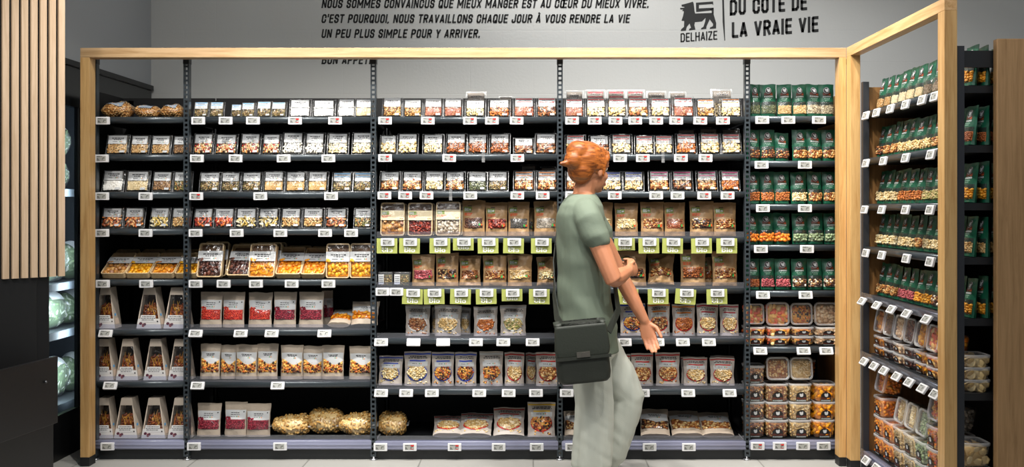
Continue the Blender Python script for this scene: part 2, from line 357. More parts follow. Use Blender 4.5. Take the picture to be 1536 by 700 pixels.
def fill(mb, S, u0, u1, v0, v1, food, r, m=0, cap=170, accept=None, lift=.25):
    a, b, c = [x/1000 for x in FOOD[food][1]]
    wd = (S(u1, (v0+v1)/2)-S(u0, (v0+v1)/2)).length; ht = (S((u0+u1)/2, v1)-S((u0+u1)/2, v0)).length
    pt = 1.25*(a+b)/2*1.15; n = (wd/pt)*(ht/pt)
    if n > cap: k = math.sqrt(n/cap); pt *= k; a *= k; b *= k; c *= k
    nu = max(2, round(wd/pt)); nv = max(2, round(ht/pt))
    for j in range(nv):
        for i in range(nu):
            u = u0+(u1-u0)*(i+.5+r.uniform(-.35, .35))/nu; v = v0+(v1-v0)*(j+.5+r.uniform(-.35, .35))/nv
            if accept and not accept(u, v): continue
            n_ = normal(S, u, v); t = (S(min(u+.01, 1), v)-S(max(u-.01, 0), v)).normalized(); w = n_.cross(t)
            B = Matrix((t, w, n_)).transposed(); E = Euler((r.uniform(-.5, .5), r.uniform(-.5, .5), r.uniform(0, 6.28))).to_matrix()
            k = r.uniform(.85, 1.15)
            mb.ell(S(u, v)+n_*c*(lift+r.uniform(-.1, .5)), (a*k, b*k, c*k), B @ E, m)

# ------------------------------------------------------------------ prototypes (unlinked), copied into place later
PROTO = {}
def proto(key, fn):
    if key not in PROTO: PROTO[key] = fn()
    return PROTO[key]
ITEMS = []          # placed things waiting for their label
def place(p, loc, sx=1, sy=1, sz=1, tilt=0, rz=0, roll=0, look=None, sec=None, row=None, order=0, layer='', cat=None, group=None, name=None):
    root, kids, c = p
    o = root.copy()
    if name: o.name = name
    COL.objects.link(o)
    o.location = loc; o.scale = (sx, sy, sz); o.rotation_euler = (R(tilt), R(roll), R(rz))
    for k in kids:
        q = k.copy(); q.parent = o; COL.objects.link(q)
    tag(o, None, cat or c, group)
    ITEMS.append(dict(o=o, look=look, sec=sec, row=row, order=order, layer=layer))
    return o
def finish(name, cat, *parts):
    r = empty(name, link=False); kids = []
    for pn, mb, ms in parts:
        k = mb.build(pn, ms, r, link=False); kids.append(k)
    return (r, kids, cat)

def card(mb, x0, x1, z0, z1, y, r, acc=0, lines=2, dots=True):
    """a paper label: slots 0 white 1 ink 2 accent 3 green 4 red"""
    mb.box(x0, x1, y, y+.001, z0, z1, 0); w = x1-x0; h = z1-z0; e = y-.0004
    def bar(a, b, c, d, m): mb.add([(x0+w*a, e, z0+h*c), (x0+w*b, e, z0+h*c), (x0+w*b, e, z0+h*d), (x0+w*a, e, z0+h*d)], [(0, 1, 2, 3)], m)
    if acc:
        bar(.03, .97, .84, .97, 2); bar(.05, .93, .48, .60, 2)
        t = (.70, .78)
    else: t = (.62, .74)
    x = .2
    while x < .8:
        q = r.uniform(.05, .16); bar(x, min(x+q, .84), t[0], t[1], 1); x += q+.025
    if lines > 1 and not acc:
        x = .3
        while x < .7:
            q = r.uniform(.05, .12); bar(x, min(x+q, .74), t[0]-.18, t[1]-.2, 1); x += q+.03
    if dots:
        bar(.62, .67, .2, .3, 3); bar(.69, .74, .2, .3, 4); bar(.25, .5, .22, .27, 1)

def snack_pack(food, acc='none', variant=0, in_shade=False):  # rear packs: their shade is put into a darker card colour
    def fn():
        r = random.Random(food+acc+str(variant)); w, h = .116, .10; W2 = w/2
        def S(u, v):
            ex = min(u, 1-u)*w; ez = min(v, 1-v)*h; k = min(1, max(0, (min(ex, ez)-.006)/.012)); k = k*k*(3-2*k)
            p = Vector(((u-.5)*w, -.004-.021*k, v*h)); nz = noise.noise(p*34+Vector((variant*7, len(food) % 17, 0)))
            p.y += nz*.0035; p.x += nz*.001; return p
        f = MB(); f.grid(S, 16, 14)
        rim = MB(); t = .0022
        for a in ((-W2, W2, 0, t), (-W2, W2, h-t, h)): rim.box(a[0], a[1], -.006, -.001, a[2], a[3])
        for a in ((-W2, -W2+t), (W2-t, W2)): rim.box(a[0], a[1], -.006, -.001, 0, h)
        lb = MB(); card(lb, -.046, .046, .051, .091, -.0185, r, acc != 'none')
        lb.box(.016, .041, -.0188, -.0178, .008, .018, 0)
        ct = MB(); C = lambda u, v: Vector(((u-.5)*.094, -.012+.002*math.sin(u*9), .008+v*.05))
        if FOOD[food][1][2] < 2: ct.grid(C, 2, 2)
        fill(ct, C, 0, 1, 0, 1, food, r, lift=.2)
        bk = MB(); bk.box(-.047, .047, -.006, -.004, .006, .094)
        return finish('snack_pack', 'pack', ('film', f, M_FILM), ('rim', rim, M_TUB), ('label', lb, [mat('shaded card', '#857c72', .6) if in_shade else M_WHITE, M_INK, ACC[acc], M_GREEN, M_ORANGE]),
                      ('contents', ct, pieces(food, FOOD[food][0])), ('backing', bk, mat('pack backing', '#6b665e', .6)))
    return proto(('sp', food, acc, variant, in_shade), fn)

def pouch_surface(w, h, d, seed, box=.4, wr=.004, taper=.05):
    sv = Vector((seed*3.7, seed*1.3, seed))
    def S(u, v, back=False):
        s = 2*u-1; t = d*(.62*max(0, 1-v/.93)**.7+.30*math.sin(math.pi*min(1, v/.95))); k = 1-abs(s)**(2.2 if v > .6 else 2.2+2.6*(1-v/.6)*box*2)
        x = s*w/2*(1-taper*math.sin(math.pi*min(1, v*1.05))-.03*(1-v)); y = -(t*.5*k+.0008)
        if back: y = -y*.8
        p = Vector((x, y, v*h)); nz = noise.noise(p*22+sv); n2 = noise.noise(p*55+sv)
        p.y += (nz*wr+n2*wr*.5)*(k+.25)*(1 if not back else .5); p.z += noise.noise(Vector((x*18, 0, seed)))*.006*v
        p.x += noise.noise(Vector((s, v*5, seed)))*.0025
        return p
    return S
def pouch_body(S, nu=14, nv=18):
    b = MB(); b.grid(S, nu, nv); b.grid(lambda u, v: S(1-u, v, True), nu, nv)
    # base gusset
    n = nu; fr = [S(i/n, 0) for i in range(n+1)]; bk = [S(i/n, 0, True) for i in range(n+1)]
    b.add(fr+bk, [(i, n+1+i, n+2+i, i+1) for i in range(n)], 0, True)
    return b
def dashes(mb, S, u0, u1, v0, v1, r, m, off=.0016):
    u = u0
    while u < u1-.02:
        q = r.uniform(.04, .13); mb.grid(S, 2, 1, m, u, min(u+q, u1), v0, v1, off); u += q+.022

def fruit_pouch(food, variant=0, round_top=False):
    def fn():
        r = random.Random('fp'+food+str(variant)); S = pouch_surface(.125, .19, .055, 3+variant+len(food)); b = pouch_body(S)
        l = MB(); l.grid(S, 8, 5, 0, .03, .97, .5, .77, .0008)
        dashes(l, S, .32, .72, .68, .70, r, 1); dashes(l, S, .32, .7, .63, .645, r, 1); dashes(l, S, .3, .5, .575, .585, r, 1)
        l.grid(S, 1, 1, 3, .56, .6, .565, .595, .0016); l.grid(S, 1, 1, 4, .64, .68, .565, .595, .0016); l.grid(S, 1, 1, 1, .86, .91, .70, .73, .0016)
        ct = MB(); ct.grid(S, 8, 6, 0, .06, .94, .22, .5, .0012); fill(ct, S, .06, .94, .23, .49, food, r)
        pic = MB()
        for k in range(9): pic.ell(S(.17+r.uniform(-.12, .12), .53+r.uniform(-.03, .04))+Vector((0, -.001, 0)), (.006, .0018, .006))
        wn = MB(); wn.grid(S, 8, 6, 0, .06, .94, .22, .5, .0075)
        return finish('fruit_pouch', 'pouch', ('body', b, mat('beige paper pouch', '#b9aa98', .6, bump=(90, .15), var=(30, '#ae9f8e'))), ('label', l, [M_WHITE, M_INK, M_WHITE, M_GREEN, M_ORANGE]),
                      ('contents', ct, pieces(food, FOOD[food][0], .35)), ('fruit_picture', pic, pieces(food, FOOD[food][0], .4)), ('window', wn, M_FILM2))
    return proto(('fp', food, variant), fn)

def mix_pouch(food, variant=0):
    """beige pouch whose window rises in a wave beside a white label"""
    def fn():
        r = random.Random('mp'+food+str(variant)); S = pouch_surface(.125, .19, .055, 5+variant*1.7); b = pouch_body(S)
        wave = lambda u: .52+.09*math.cos(u*5.2)
        l = MB(); Sl = lambda u, v: S(u, wave(u)+(.78-wave(u))*v)
        l.grid(Sl, 10, 4, 0, .03, .97, 0, 1, .0008)
        dashes(l, S, .3, .75, .70, .725, r, 1); dashes(l, S, .34, .7, .665, .685, r, 1)
        l.grid(S, 1, 1, 3, .6, .64, .61, .64, .0018); l.grid(S, 1, 1, 4, .66, .70, .61, .64, .0018)
        ct = MB(); Sc = lambda u, v: S(u, .2+(wave(u)-.2)*v); ct.grid(Sc, 10, 6, 0, .05, .95, 0, 1, .0012); fill(ct, Sc, .06, .94, .02, .98, food, r)
        wn = MB(); wn.grid(Sc, 10, 6, 0, .05, .95, 0, 1, .007)
        return finish('fruit_pouch', 'pouch', ('body', b, mat('beige paper pouch', '#b9aa98', .6)), ('label', l, [M_WHITE, M_INK, M_WHITE, M_GREEN, M_ORANGE]),
                      ('contents', ct, pieces(food, FOOD[food][0], .4)), ('window', wn, M_FILM2))
    return proto(('mp', food, variant), fn)

def nut_pouch(food, acc, variant=0):
    def fn():
        r = random.Random('np'+food+acc+str(variant)); S = pouch_surface(.145, .2, .06, 11+variant*2.3+len(food)); b = pouch_body(S)
        l = MB(); l.grid(S, 10, 1, 2, .01, .99, .905, .945, .0012)
        dashes(l, S, .22, .85, .84, .865, r, 1); dashes(l, S, .16, .88, .795, .82, r, 1)
        l.grid(S, 6, 1, 2, .2, .82, .715, .755, .0012); l.grid(S, 6, 3, 0, .12, .9, .58, .71, .0009)
        l.grid(S, 1, 1, 3, .56, .6, .64, .67, .0016); l.grid(S, 1, 1, 4, .63, .67, .64, .67, .0016); dashes(l, S, .3, .5, .645, .66, r, 1)
        rg = MB(); rg.disc(S, .5, .40, .40, .255, 0, .0018, 28, 3, top=.62)
        ct = MB(); acc_ = lambda u, v: ((u-.5)/.36)**2+((v-.41)/.22)**2 < 1 and v < .56
        ct.disc(S, .5, .41, .36, .225, 0, .0024, 24, 3, top=.66); fill(ct, S, .12, .88, .18, .57, food, r, accept=acc_, cap=230, lift=.5)
        pic = MB()
        for k in range(9): pic.ell(S(r.choice((r.uniform(.08, .3), r.uniform(.5, .9))), r.uniform(.07, .17))+Vector((0, -.001, 0)), (.006, .0016, .004), Euler((0, r.uniform(0, 3), 0)).to_matrix())
        wn = MB(); wn.disc(S, .5, .41, .37, .23, 0, .0085, 24, 3, top=.64)
        return finish('nut_pouch', 'pouch', ('body', b, mat('pale grey pouch', '#c3bab2', .42, var=(14, '#b9aea4'))), ('label', l, [M_WHITE, M_INK, ACC[acc], M_GREEN, M_ORANGE]),
                      ('window_ring', rg, ACC['red'] if acc in ('yellow', 'orange') else ACC[acc]), ('contents', ct, pieces(food, FOOD[food][0])), ('nut_picture', pic, pieces(food, FOOD[food][0], .6)), ('window', wn, M_FILM2))
    return proto(('np', food, acc, variant), fn)

def kraft_pouch(food, variant=0, crump=1.0):
    def fn():
        r = random.Random('kp'+food+str(variant)); S = pouch_surface(.135, .19, .06, 23+variant*3.1+len(food), wr=.0075*crump, taper=.05*crump); b = pouch_body(S, 18, 22)
        l = MB(); l.grid(S, 6, 4, 0, .06, .42, .68, .82, .0012)
        text_on(l, 'BIO', S, .1, .28, .70, .79, .002, 1)
        l.disc(S, .35, .745, .045, .03, 1, .002, 12, 1); l.grid(S, 3, 1, 3, .24, .42, .835, .855, .0014)
        dashes(l, S, .09, .44, .615, .645, r, 2); dashes(l, S, .09, .38, .575, .60, r, 2)
        nm_ = MB(); nm_.grid(S, 1, 1, 0, .74, .805, .27, .33, .010); nm_.grid(S, 1, 1, 1, .805, .87, .27, .33, .010)
        ct = MB(); ct.grid(S, 8, 6, 0, .1, .9, .22, .5, .0012); fill(ct, S, .1, .9, .23, .49, food, r)
        wn = MB(); wn.grid(S, 8, 6, 0, .1, .9, .22, .5, .007)
        sh = MB(); sh.grid(S, 10, 1, 0, .0, 1, .9, .985, .0007)
        return finish('kraft_pouch', 'pouch', ('body', b, mat('kraft paper', '#b8966c', .42, bump=(60, .35), var=(40, '#ab865c'))), ('label', l, [mat('bio badge green', '#7d9440', .5), M_WHITE, mat('orange red print', '#dd5a2c', .5), M_INK, M_GREEN]),
                      ('contents', ct, pieces(food, FOOD[food][0])), ('window', wn, M_FILM2), ('nutrition_mark', nm_, [M_GREEN, mat('orange red print', '#dd5a2c', .5)]), ('seal_strip', sh, mat('kraft seal', '#a98459', .55)))
    return proto(('kp', food, variant, crump), fn)

def nut_bag(food, variant=0):
    """tall green bag with a clear foot"""
    def fn():
        r = random.Random('nb'+food+str(variant)); S = pouch_surface(.086, .165, .052, 31+variant*2.1+len(food) % 5, box=.9, wr=.003, taper=.015); b = pouch_body(S)
        e = MB(); e.disc(S, .5, .80, .20, .105, 0, .0014, 20, 2)
        e.disc(S, .5, .80, .185, .097, 1, .0019, 20, 1, inner=.86); e.disc(S, .53, .79, .085, .045, 2, .0022, 12, 2); e.disc(S, .46, .825, .05, .03, 2, .0022, 10, 1); e.disc(S, .585, .835, .035, .03, 2, .0022, 8, 1)
        e.grid(S, 5, 2, 3, .24, .76, .65, .735, .0011); e.grid(S, 2, 1, 4, .62, .76, .65, .69, .0013)
        t = MB(); text_on(t, 'RAMONO', S, .24, .77, .588, .632, .0014, 0)
        dashes(t, S, .3, .7, .54, .556, r, 1, .0012); dashes(t, S, .36, .66, .495, .51, r, 1, .0012)
        wd = MB(); wd.grid(S, 8, 6, 0, .06, .94, .09, .45, .0010)
        ct = MB(); ct.grid(S, 8, 4, 0, .06, .94, .09, .33, .0014); fill(ct, S, .07, .93, .10, .345, food, r, lift=.35)
        wn = MB(); wn.grid(S, 8, 6, 0, .06, .94, .09, .45, .0075)
        return finish('nut_bag', 'bag', ('body', b, mat('glossy green bag', '#175a42', .36, var=(20, '#12503a'))), ('emblem', e, [mat('emblem black', '#1c1a1a', .5), mat('emblem grey', '#b0b0b0', .5), M_WHITE, mat('emblem brown', '#5a2a1c', .5), mat('emblem rust', '#a04a26', .5)]),
                      ('lettering', t, [M_WHITE, mat('pale print', '#9fc0b0', .5)]), ('contents', ct, pieces(food, FOOD[food][0])), ('backing', wd, mat('dark bag inside', '#23302a', .4)), ('window', wn, M_FILM2))
    return proto(('nb', food, variant), fn)

def rrect(w, d, rad, z, n=5):
    pts = []
    for cx, cy, a0 in ((w/2-rad, d/2-rad, 0), (-w/2+rad, d/2-rad, 90), (-w/2+rad, -d/2+rad, 180), (w/2-rad, -d/2+rad, 270)):
        for i in range(n+1):
            a = R(a0+90*i/n); pts.append(Vector((cx+rad*math.cos(a), cy+rad*math.sin(a), z)))
    return pts
def snack_tub(food, h=.09, variant=0, label=True):
    def fn():
        r = random.Random('tub'+food+str(h)+str(variant)); w = .122; b0 = .108; lh = .013
        body = MB(); body.loft([rrect(b0-.01, b0-.01, .02, 0), rrect(b0, b0, .022, .004), rrect(w-.008, w-.008, .022, h-lh), rrect(w-.004, w-.004, .022, h-lh+.002)], cap=False)
        body.add(rrect(b0-.01, b0-.01, .02, .0005), [tuple(range(23, -1, -1))], 0)
        lid = MB(); lid.loft([rrect(w-.003, w-.003, .023, h-lh), rrect(w, w, .024, h-lh+.002), rrect(w, w, .024, h-.002), rrect(w-.004, w-.004, .022, h), rrect(w-.016, w-.016, .018, h), rrect(w-.02, w-.02, .018, h-.004)], cap=False)
        top = MB(); top.add(rrect(w-.02, w-.02, .018, h-.004), [tuple(range(24))], 0)
        for i in range(30): pass
        ct = MB(); a = b0-.018; hh = h-lh-.006
        ct.loft([rrect(a, a, .018, .003), rrect(a+.008*hh/.08, a+.008*hh/.08, .018, hh)], 0)
        q = a/2+.002
        for S in (lambda u, v: Vector(((u-.5)*a, -q-.003*v, .006+v*(hh-.004))), lambda u, v: Vector((q+.003*v, (u-.5)*a, .006+v*(hh-.004))),
                  lambda u, v: Vector((-q-.003*v, (.5-u)*a, .006+v*(hh-.004))), lambda u, v: Vector(((u-.5)*a, (v-.5)*a, hh))):
            fill(ct, S, .04, .96, .03, .97, food, r, cap=70, lift=0.0)
        parts = [('body', body, M_TUB), ('contents', ct, pieces(food, FOOD[food][0])), ('lid', lid, M_LID), ('lid_panel', top, M_TUB)]
        lb = MB(); y = -b0/2-.0015; ex = .0055*1.0
        L = lambda u, v: Vector(((u-.5)*.056, y-.0068*(v*min(h-lh, .058)+.002)/(h-lh), .002+v*min(h-lh-.004, .054)))
        n = 14; pts = [L(0, 0), L(1, 0), L(1, .45)]+[L(.5+.5*math.cos(math.pi*i/n), .45+.5*math.sin(math.pi*i/n)) for i in range(1, n)]+[L(0, .45)]
        lb.add(pts, [tuple(range(len(pts)))], 0)
        lb.grid(L, 4, 2, 3, .02, .98, .2, .42, .0006); lb.grid(L, 2, 1, 4, .0, 1, .0, .17, .0006)
        lb.disc(L, .5, .62, .33, .30, 0, .0009, 16, 1); lb.disc(L, .52, .6, .17, .15, 2, .0013, 12, 1); lb.disc(L, .42, .7, .1, .09, 2, .0013, 10, 1); lb.disc(L, .62, .74, .07, .09, 2, .0013, 8, 1)
        text_on(lb, 'RAMONO', L, .06, .94, .03, .15, .0012, 2)
        parts.append(('label', lb, [mat('emblem black', '#1c1a1a', .5), M_WHITE, M_WHITE, mat('emblem brown', '#5a2a1c', .5), mat('label foot green', '#1c3a2c', .5)]))
        return finish('snack_tub', 'tub', *parts)
    return proto(('tub', food, h, variant), fn)

def fruit_tray(food, bio=False, variant=0, w=.142, h=.185, pic=None):
    def fn():
        r = random.Random('tr'+food+str(variant)); dp = .034; t = .006; rad = .014
        tr = MB()
        # back board, four rims with rounded head
        tr.loft([[Vector((p.x, 0, p.y+h/2)) for p in rrect(w, h, rad, 0)], [Vector((p.x, -.003, p.y+h/2)) for p in rrect(w, h, rad, 0)]], 0, smooth=False)
        o1 = rrect(w, h, rad, 0); i1 = rrect(w-2*t, h-2*t, rad-t*.6, 0); k = len(o1)
        def ring(pts, y): return [Vector((p.x, y, p.y+h/2)) for p in pts]
        vs = ring(o1, -.003)+ring(o1, -dp)+ring(i1, -dp)+ring(i1, -.003); fs = []
        for i in range(k):
            j = (i+1) % k
            for q in range(3): fs.append((q*k+i, q*k+j, (q+1)*k+j, (q+1)*k+i))
        tr.add(vs, fs, 1)
        ct = MB(); C = lambda u, v: Vector(((u-.5)*(w-2*t-.004), -.012-.010*math.sin(math.pi*v), .010+v*h*.56)); ct.grid(C, 6, 6)
        fill(ct, C, .04, .96, .06, .98, food, r, cap=110, lift=.2)
        lb = MB(); z0, z1 = h*.47, h*.76
        if bio:
            lb.box(-w/2, w/2, -dp-.003, -dp-.002, z0, z1, 0); e = -dp-.0035
            L = lambda u, v: Vector(((u-.5)*w, e, z0+v*(z1-z0)))
            lb.grid(L, 1, 1, 3, .05, .35, .55, .9); text_on(lb, 'BIO', L, .07, .24, .6, .84, .0006, 5)
            dashes(lb, L, .05, .42, .40, .48, r, 4, .0004); dashes(lb, L, .05, .3, .28, .35, r, 4, .0004); lb.grid(L, 1, 1, 3, .8, .85, .12, .2, .0004); lb.grid(L, 1, 1, 4, .88, .93, .12, .2, .0004)
            ms = [mat('bio tray sleeve', '#e3d3ae', .5), M_INK, M_INK, mat('bio badge green', '#7d9440', .5), mat('orange red print', '#dd5a2c', .5), M_WHITE]
        else:
            card(lb, -w/2-.0005, w/2+.0005, z0, z1, -dp-.003, r); ms = [M_WHITE, M_INK, M_WHITE, M_GREEN, M_ORANGE]
        parts = [('tray', tr, [mat('wooden tray inside', '#7c5a3a', .6, var=(60, '#6a4a2e')), wood('wooden tray rim', '#dcc196', '#c6a572', 'z', .6)]), ('contents', ct, pieces(food, FOOD[food][0], .35)), ('label', lb, ms)]
        if not bio:
            pc = MB()
            for q in range(5): pc.ell((-w*.36+r.uniform(-.014, .014), -dp-.004, z0+.006+r.uniform(-.003, .006)), (.009, .001, .006))
            parts.append(('fruit_picture', pc, pieces(food, FOOD[food][0], .4)))
        fl = MB(); fl.grid(lambda u, v: Vector(((u-.5)*(w-.003), -dp-.0045-.004*math.sin(math.pi*u)*math.sin(math.pi*v)+noise.noise(Vector((u*6, v*8, variant)))*.002, .002+v*(h-.004))), 12, 14)
        parts.append(('film', fl, M_FILM2))
        return finish('fruit_tray', 'tray', *parts)
    return proto(('tr', food, bio, variant, w, h), fn)

def date_box(variant=0):
    def fn():
        r = random.Random('db'+str(variant)); h = .226; bw = .064; tw = .029; bd = .085; td = .05
        A = lambda v: bw+(tw-bw)*v
        Yf = lambda v: -bd+(bd-td)*.35*v
        S = lambda u, v: Vector(((u-.5)*2*A(v), Yf(v), v*h))
        Sr = lambda u, v: Vector((A(v), Yf(v)*(1-u), v*h)); Sl = lambda u, v: Vector((-A(v), Yf(v)*u, v*h))
        b = MB(); b.grid(Sr, 2, 3, 0, smooth=False); b.grid(Sl, 2, 3, 0, smooth=False)
        b.grid(lambda u, v: Vector(((.5-u)*2*A(v), 0, v*h)), 1, 1, 0, smooth=False)
        b.add([S(0, 1), S(1, 1), Sr(1, 1), Sl(0, 1)], [(0, 1, 2, 3)], 0); b.add([S(0, 0), S(1, 0), Sr(1, 0), Sl(0, 0)], [(3, 2, 1, 0)], 0)
        b.grid(S, 1, 1, 0, 0, 1, .82, 1, smooth=False); b.grid(S, 1, 1, 1, 0, 1, 0, .24, smooth=False)
        b.grid(S, 1, 1, 0, 0, .06, .24, .82, smooth=False); b.grid(S, 1, 1, 0, .94, 1, .24, .82, smooth=False)
        b.grid(Sr, 1, 1, 2, .15, .4, .30, .36, .0006, False); b.grid(Sr, 1, 1, 3, .15, .7, .1, .24, .0006, False)
        l = MB(); l.grid(S, 1, 1, 0, .1, .82, .16, .325, .0012, False); dashes(l, S, .18, .76, .28, .296, r, 1); dashes(l, S, .14, .8, .24, .256, r, 1); dashes(l, S, .18, .72, .2, .216, r, 1); l.grid(S, 1, 1, 1, .86, .92, .155, .19, .0012)
        l.disc(S, .15, .12, .07, .035, 2, .001, 12, 1); l.disc(S, .27, .08, .06, .045, 3, .0012, 12, 1); l.disc(S, .33, .10, .06, .035, 2, .0013, 12, 1)
        ct = MB(); C = lambda u, v: Vector(((u-.5)*2*(A(v)-.008), Yf(v)*.6, v*h)); ct.grid(C, 2, 2, 0, 0, 1, .1, .56)
        fill(ct, C, .04, .96, .22, .58, 'brown dates', r, cap=40)
        st = MB()
        for k in range(5):
            p = C(r.uniform(.25, .75), r.uniform(.25, .45))+Vector((0, -.012, 0)); st.tube([p, p+Vector((r.uniform(-.012, .012), 0, .03)), p+Vector((r.uniform(-.016, .016), .004, .055))], [.0018, .0016, .001], n=5)
        wn = MB(); wn.grid(S, 8, 10, 0, .05, .95, .24, .82, -.0008)
        lin = MB(); lin.grid(lambda u, v: Vector(((u-.5)*2*(A(v)-.003), -.003, v*h)), 1, 1, 0, 0, 1, .05, .98)
        return finish('date_box', 'box', ('carton', b, [mat('grey beige carton', '#c9bbab', .6), mat('white carton front', '#dcd8d4', .55), M_SKY, mat('pink beige print', '#e6cfbc', .6)]),
                      ('label', l, [mat('carton label', '#dedcda', .5), M_INK, mat('date print purple', '#5a2a3c', .5), mat('date print red', '#8a3038', .5)]),
                      ('contents', ct, pieces('brown dates', FOOD['brown dates'][0], .3)), ('date_stalk', st, mat('date stalk', '#c8902e', .5)), ('window', wn, M_FILM), ('carton_lining', lin, mat('carton inside', '#4a3a30', .7)))
    return proto(('db', variant), fn)

def soft_bag(food, w, d, h, name, cat, variant=0, band=None, filmmat=None):
    """pillow bag of clear film lying on its side, full of pieces"""
    def fn():
        r = random.Random(name+food+str(variant)); f = MB(); ct = MB()
        def T(u, v, k=1.0):
            a = 2*math.pi*u; q = math.pi*v; sx = max(0, math.sin(q))**.45; p = Vector((-math.cos(q)*w/2*k, math.cos(a)*d/2*sx*k, math.sin(a)*h/2*sx*k+h/2))
            p.z = max(.001, p.z+noise.noise(p*14+Vector((variant*5, 0, 0)))*.018); return p
        S = lambda u, v: T(u, min(max(v, .001), .999), .93)
        ct.grid(S, 20, 12)
        fill(ct, S, .0, .66, .05, .95, food, r, cap=300, lift=.1)
        f.grid(lambda u, v: T(u, v, 1.02), 24, 16)
        for k_, q_ in enumerate(ct.v): ct.v[k_] = (q_[0], q_[1], max(q_[2], .002))
        es = []
        for s in (-1, 1):
            e = MB(); es.append(e); e.grid(lambda u, v, s=s: Vector((s*(w/2*.98+u*.016), (v-.5)*d*.7, h*.5+noise.noise(Vector((v*6, s, variant)))*.008)), 2, 10)
        parts = [('contents', ct, pieces(food, FOOD[food][0])), ('film', f, filmmat or M_FILM), ('seal', es[0], M_LID), ('seal', es[1], M_LID)]
        if band:
            bd = MB(); bd.grid(lambda u, v: T(.40-.24*u, .32+.36*(1-v), 1.04), 8, 6); parts.append(('label', bd, band))
        return finish(name, cat, *parts)
    return proto((name, food, variant), fn)

def mini_box(variant=0):
    def fn():
        r = random.Random('mb'+str(variant)); b = MB(); b.loft([rrect(.07, .05, .008, 0), rrect(.074, .054, .01, .074), rrect(.074, .054, .01, .078)], 0)
        l = MB(); l.box(-.034, -.008, -.0285, -.0275, .012, .066, 0)
        L = lambda u, v: Vector((-.034+u*.026, -.0288, .012+v*.054))
        for k in range(4): dashes(l, L, .12, .9, .2+k*.18, .26+k*.18, r, 1, .0003)
        ct = MB(); C = lambda u, v: Vector(((u-.5)*.064, -.019, .004+v*.06)); ct.grid(C, 2, 2); fill(ct, C, .04, .96, .03, .97, 'seed mix', r)
        return finish('seed_box', 'box', ('box', b, M_TUB), ('label', l, [M_WHITE, M_INK]), ('contents', ct, pieces('seed mix', FOOD['seed mix'][0])))
    return proto(('mini', variant), fn)

def price_label(red=False, blank=False):
    def fn():
        r = random.Random('pl'+str(red)); hs = MB(); w, h = .0725, .041
        hs.loft([[Vector((p.x, -.0, p.y)) for p in rrect(w, h, .003, 0, 2)][::-1], [Vector((p.x, -.008, p.y)) for p in rrect(w, h, .003, 0, 2)][::-1], [Vector((p.x, -.010, p.y)) for p in rrect(w-.003, h-.003, .002, 0, 2)][::-1]], 0, smooth=False)
        e = -.0102; hs.box(w*.41, w*.42, e, e+.0004, -h*.32, h*.3, 1)
        cl = MB(); cl.box(-w*.45, w*.45, 0, .004, h*.1, h*.5); 
        sc = MB(); x0, x1, z0, z1 = -w*.36, w*.33, -h*.33, h*.33; y = e-.0003
        if not blank:
            sc.add([(x0, y, z0), (x1, y, z0), (x1, y, z1), (x0, y, z1)], [(0, 1, 2, 3)], 0)
            def bar(a, b, c, d, m=1): sc.add([(x0+(x1-x0)*a, y-.0003, z0+(z1-z0)*c), (x0+(x1-x0)*b, y-.0003, z0+(z1-z0)*c), (x0+(x1-x0)*b, y-.0003, z0+(z1-z0)*d), (x0+(x1-x0)*a, y-.0003, z0+(z1-z0)*d)], [(0, 1, 2, 3)], m)
            bar(.04, .42, .82, .94); bar(.46, .6, .84, .92); bar(.05, .2, .38, .5); bar(.05, .28, .22, .32); bar(.05, .35, .06, .14); bar(.5, .9, .06, .1)
            bar(.64, .7, .25, .68); bar(.74, .86, .5, .68); bar(.58, .62, .25, .4)
            if red: bar(.62, .96, .66, .96, 2); bar(.62, .9, .1, .2, 2)
        parts = [('housing', hs, [mat('label housing', '#e4e4e6', .4), M_INK]), ('clip', cl, M_CLEAR)]
        if not blank: parts.append(('screen', sc, [mat('label screen', '#a6a7a2', .35), mat('screen ink', '#3a3a3a', .5), M_RED]))
        return finish('price_label', 'price label', *parts)
    return proto(('pl', red, blank), fn)

def bio_sign():
    def fn():
        s = MB(); w, h = .110, .080; s.box(-w/2, w/2, -.001, 0, -h, 0, 0)
        t = MB(); L = lambda u, v: Vector(((u-.5)*w, -.0012, -h+v*h))
        text_on(t, 'Bio', L, .25, .77, .08, .45, .0006, 0, .16)
        return finish('organic_sign', 'sign', ('card', s, mat('lime green card', '#a6ad5c', .5)), ('lettering', t, mat('sign white', '#f6f8ea', .5)))
    return proto(('bio',), fn)

# ------------------------------------------------------------------ the room
def plaster(name, col, seams=True):
    m = mat(name, col, .75, spec=.25); nt = m.node_tree; b = nt.nodes['Principled BSDF']
    tc = N(nt, 'ShaderNodeTexCoord'); mp = N(nt, 'ShaderNodeMapping'); mp.inputs['Rotation'].default_value = (R(90), 0, 0)
    nt.links.new(tc.outputs['Object'], mp.inputs['Vector'])
    br = N(nt, 'ShaderNodeTexBrick', Scale=1.0); br.inputs['Brick Width'].default_value = .42; br.inputs['Row Height'].default_value = .21; br.inputs['Mortar Size'].default_value = .003
    br.inputs['Color1'].default_value = br.inputs['Color2'].default_value = (1, 1, 1, 1); br.inputs['Mortar'].default_value = (.0, .0, .0, 1)
    nt.links.new(mp.outputs[0], br.inputs['Vector'])
    nz = N(nt, 'ShaderNodeTexNoise', Scale=60.0, Detail=5.0); nt.links.new(tc.outputs['Object'], nz.inputs['Vector'])
    ad = N(nt, 'ShaderNodeMath', operation='MULTIPLY_ADD'); ad.inputs[1].default_value = .35; nt.links.new(nz.outputs['Fac'], ad.inputs[0])
    if seams: nt.links.new(br.outputs['Color'], ad.inputs[2])
    bp = N(nt, 'ShaderNodeBump', Strength=.35, Distance=.006); nt.links.new(ad.outputs[0], bp.inputs['Height']); nt.links.new(bp.outputs['Normal'], b.inputs['Normal'])
    return m
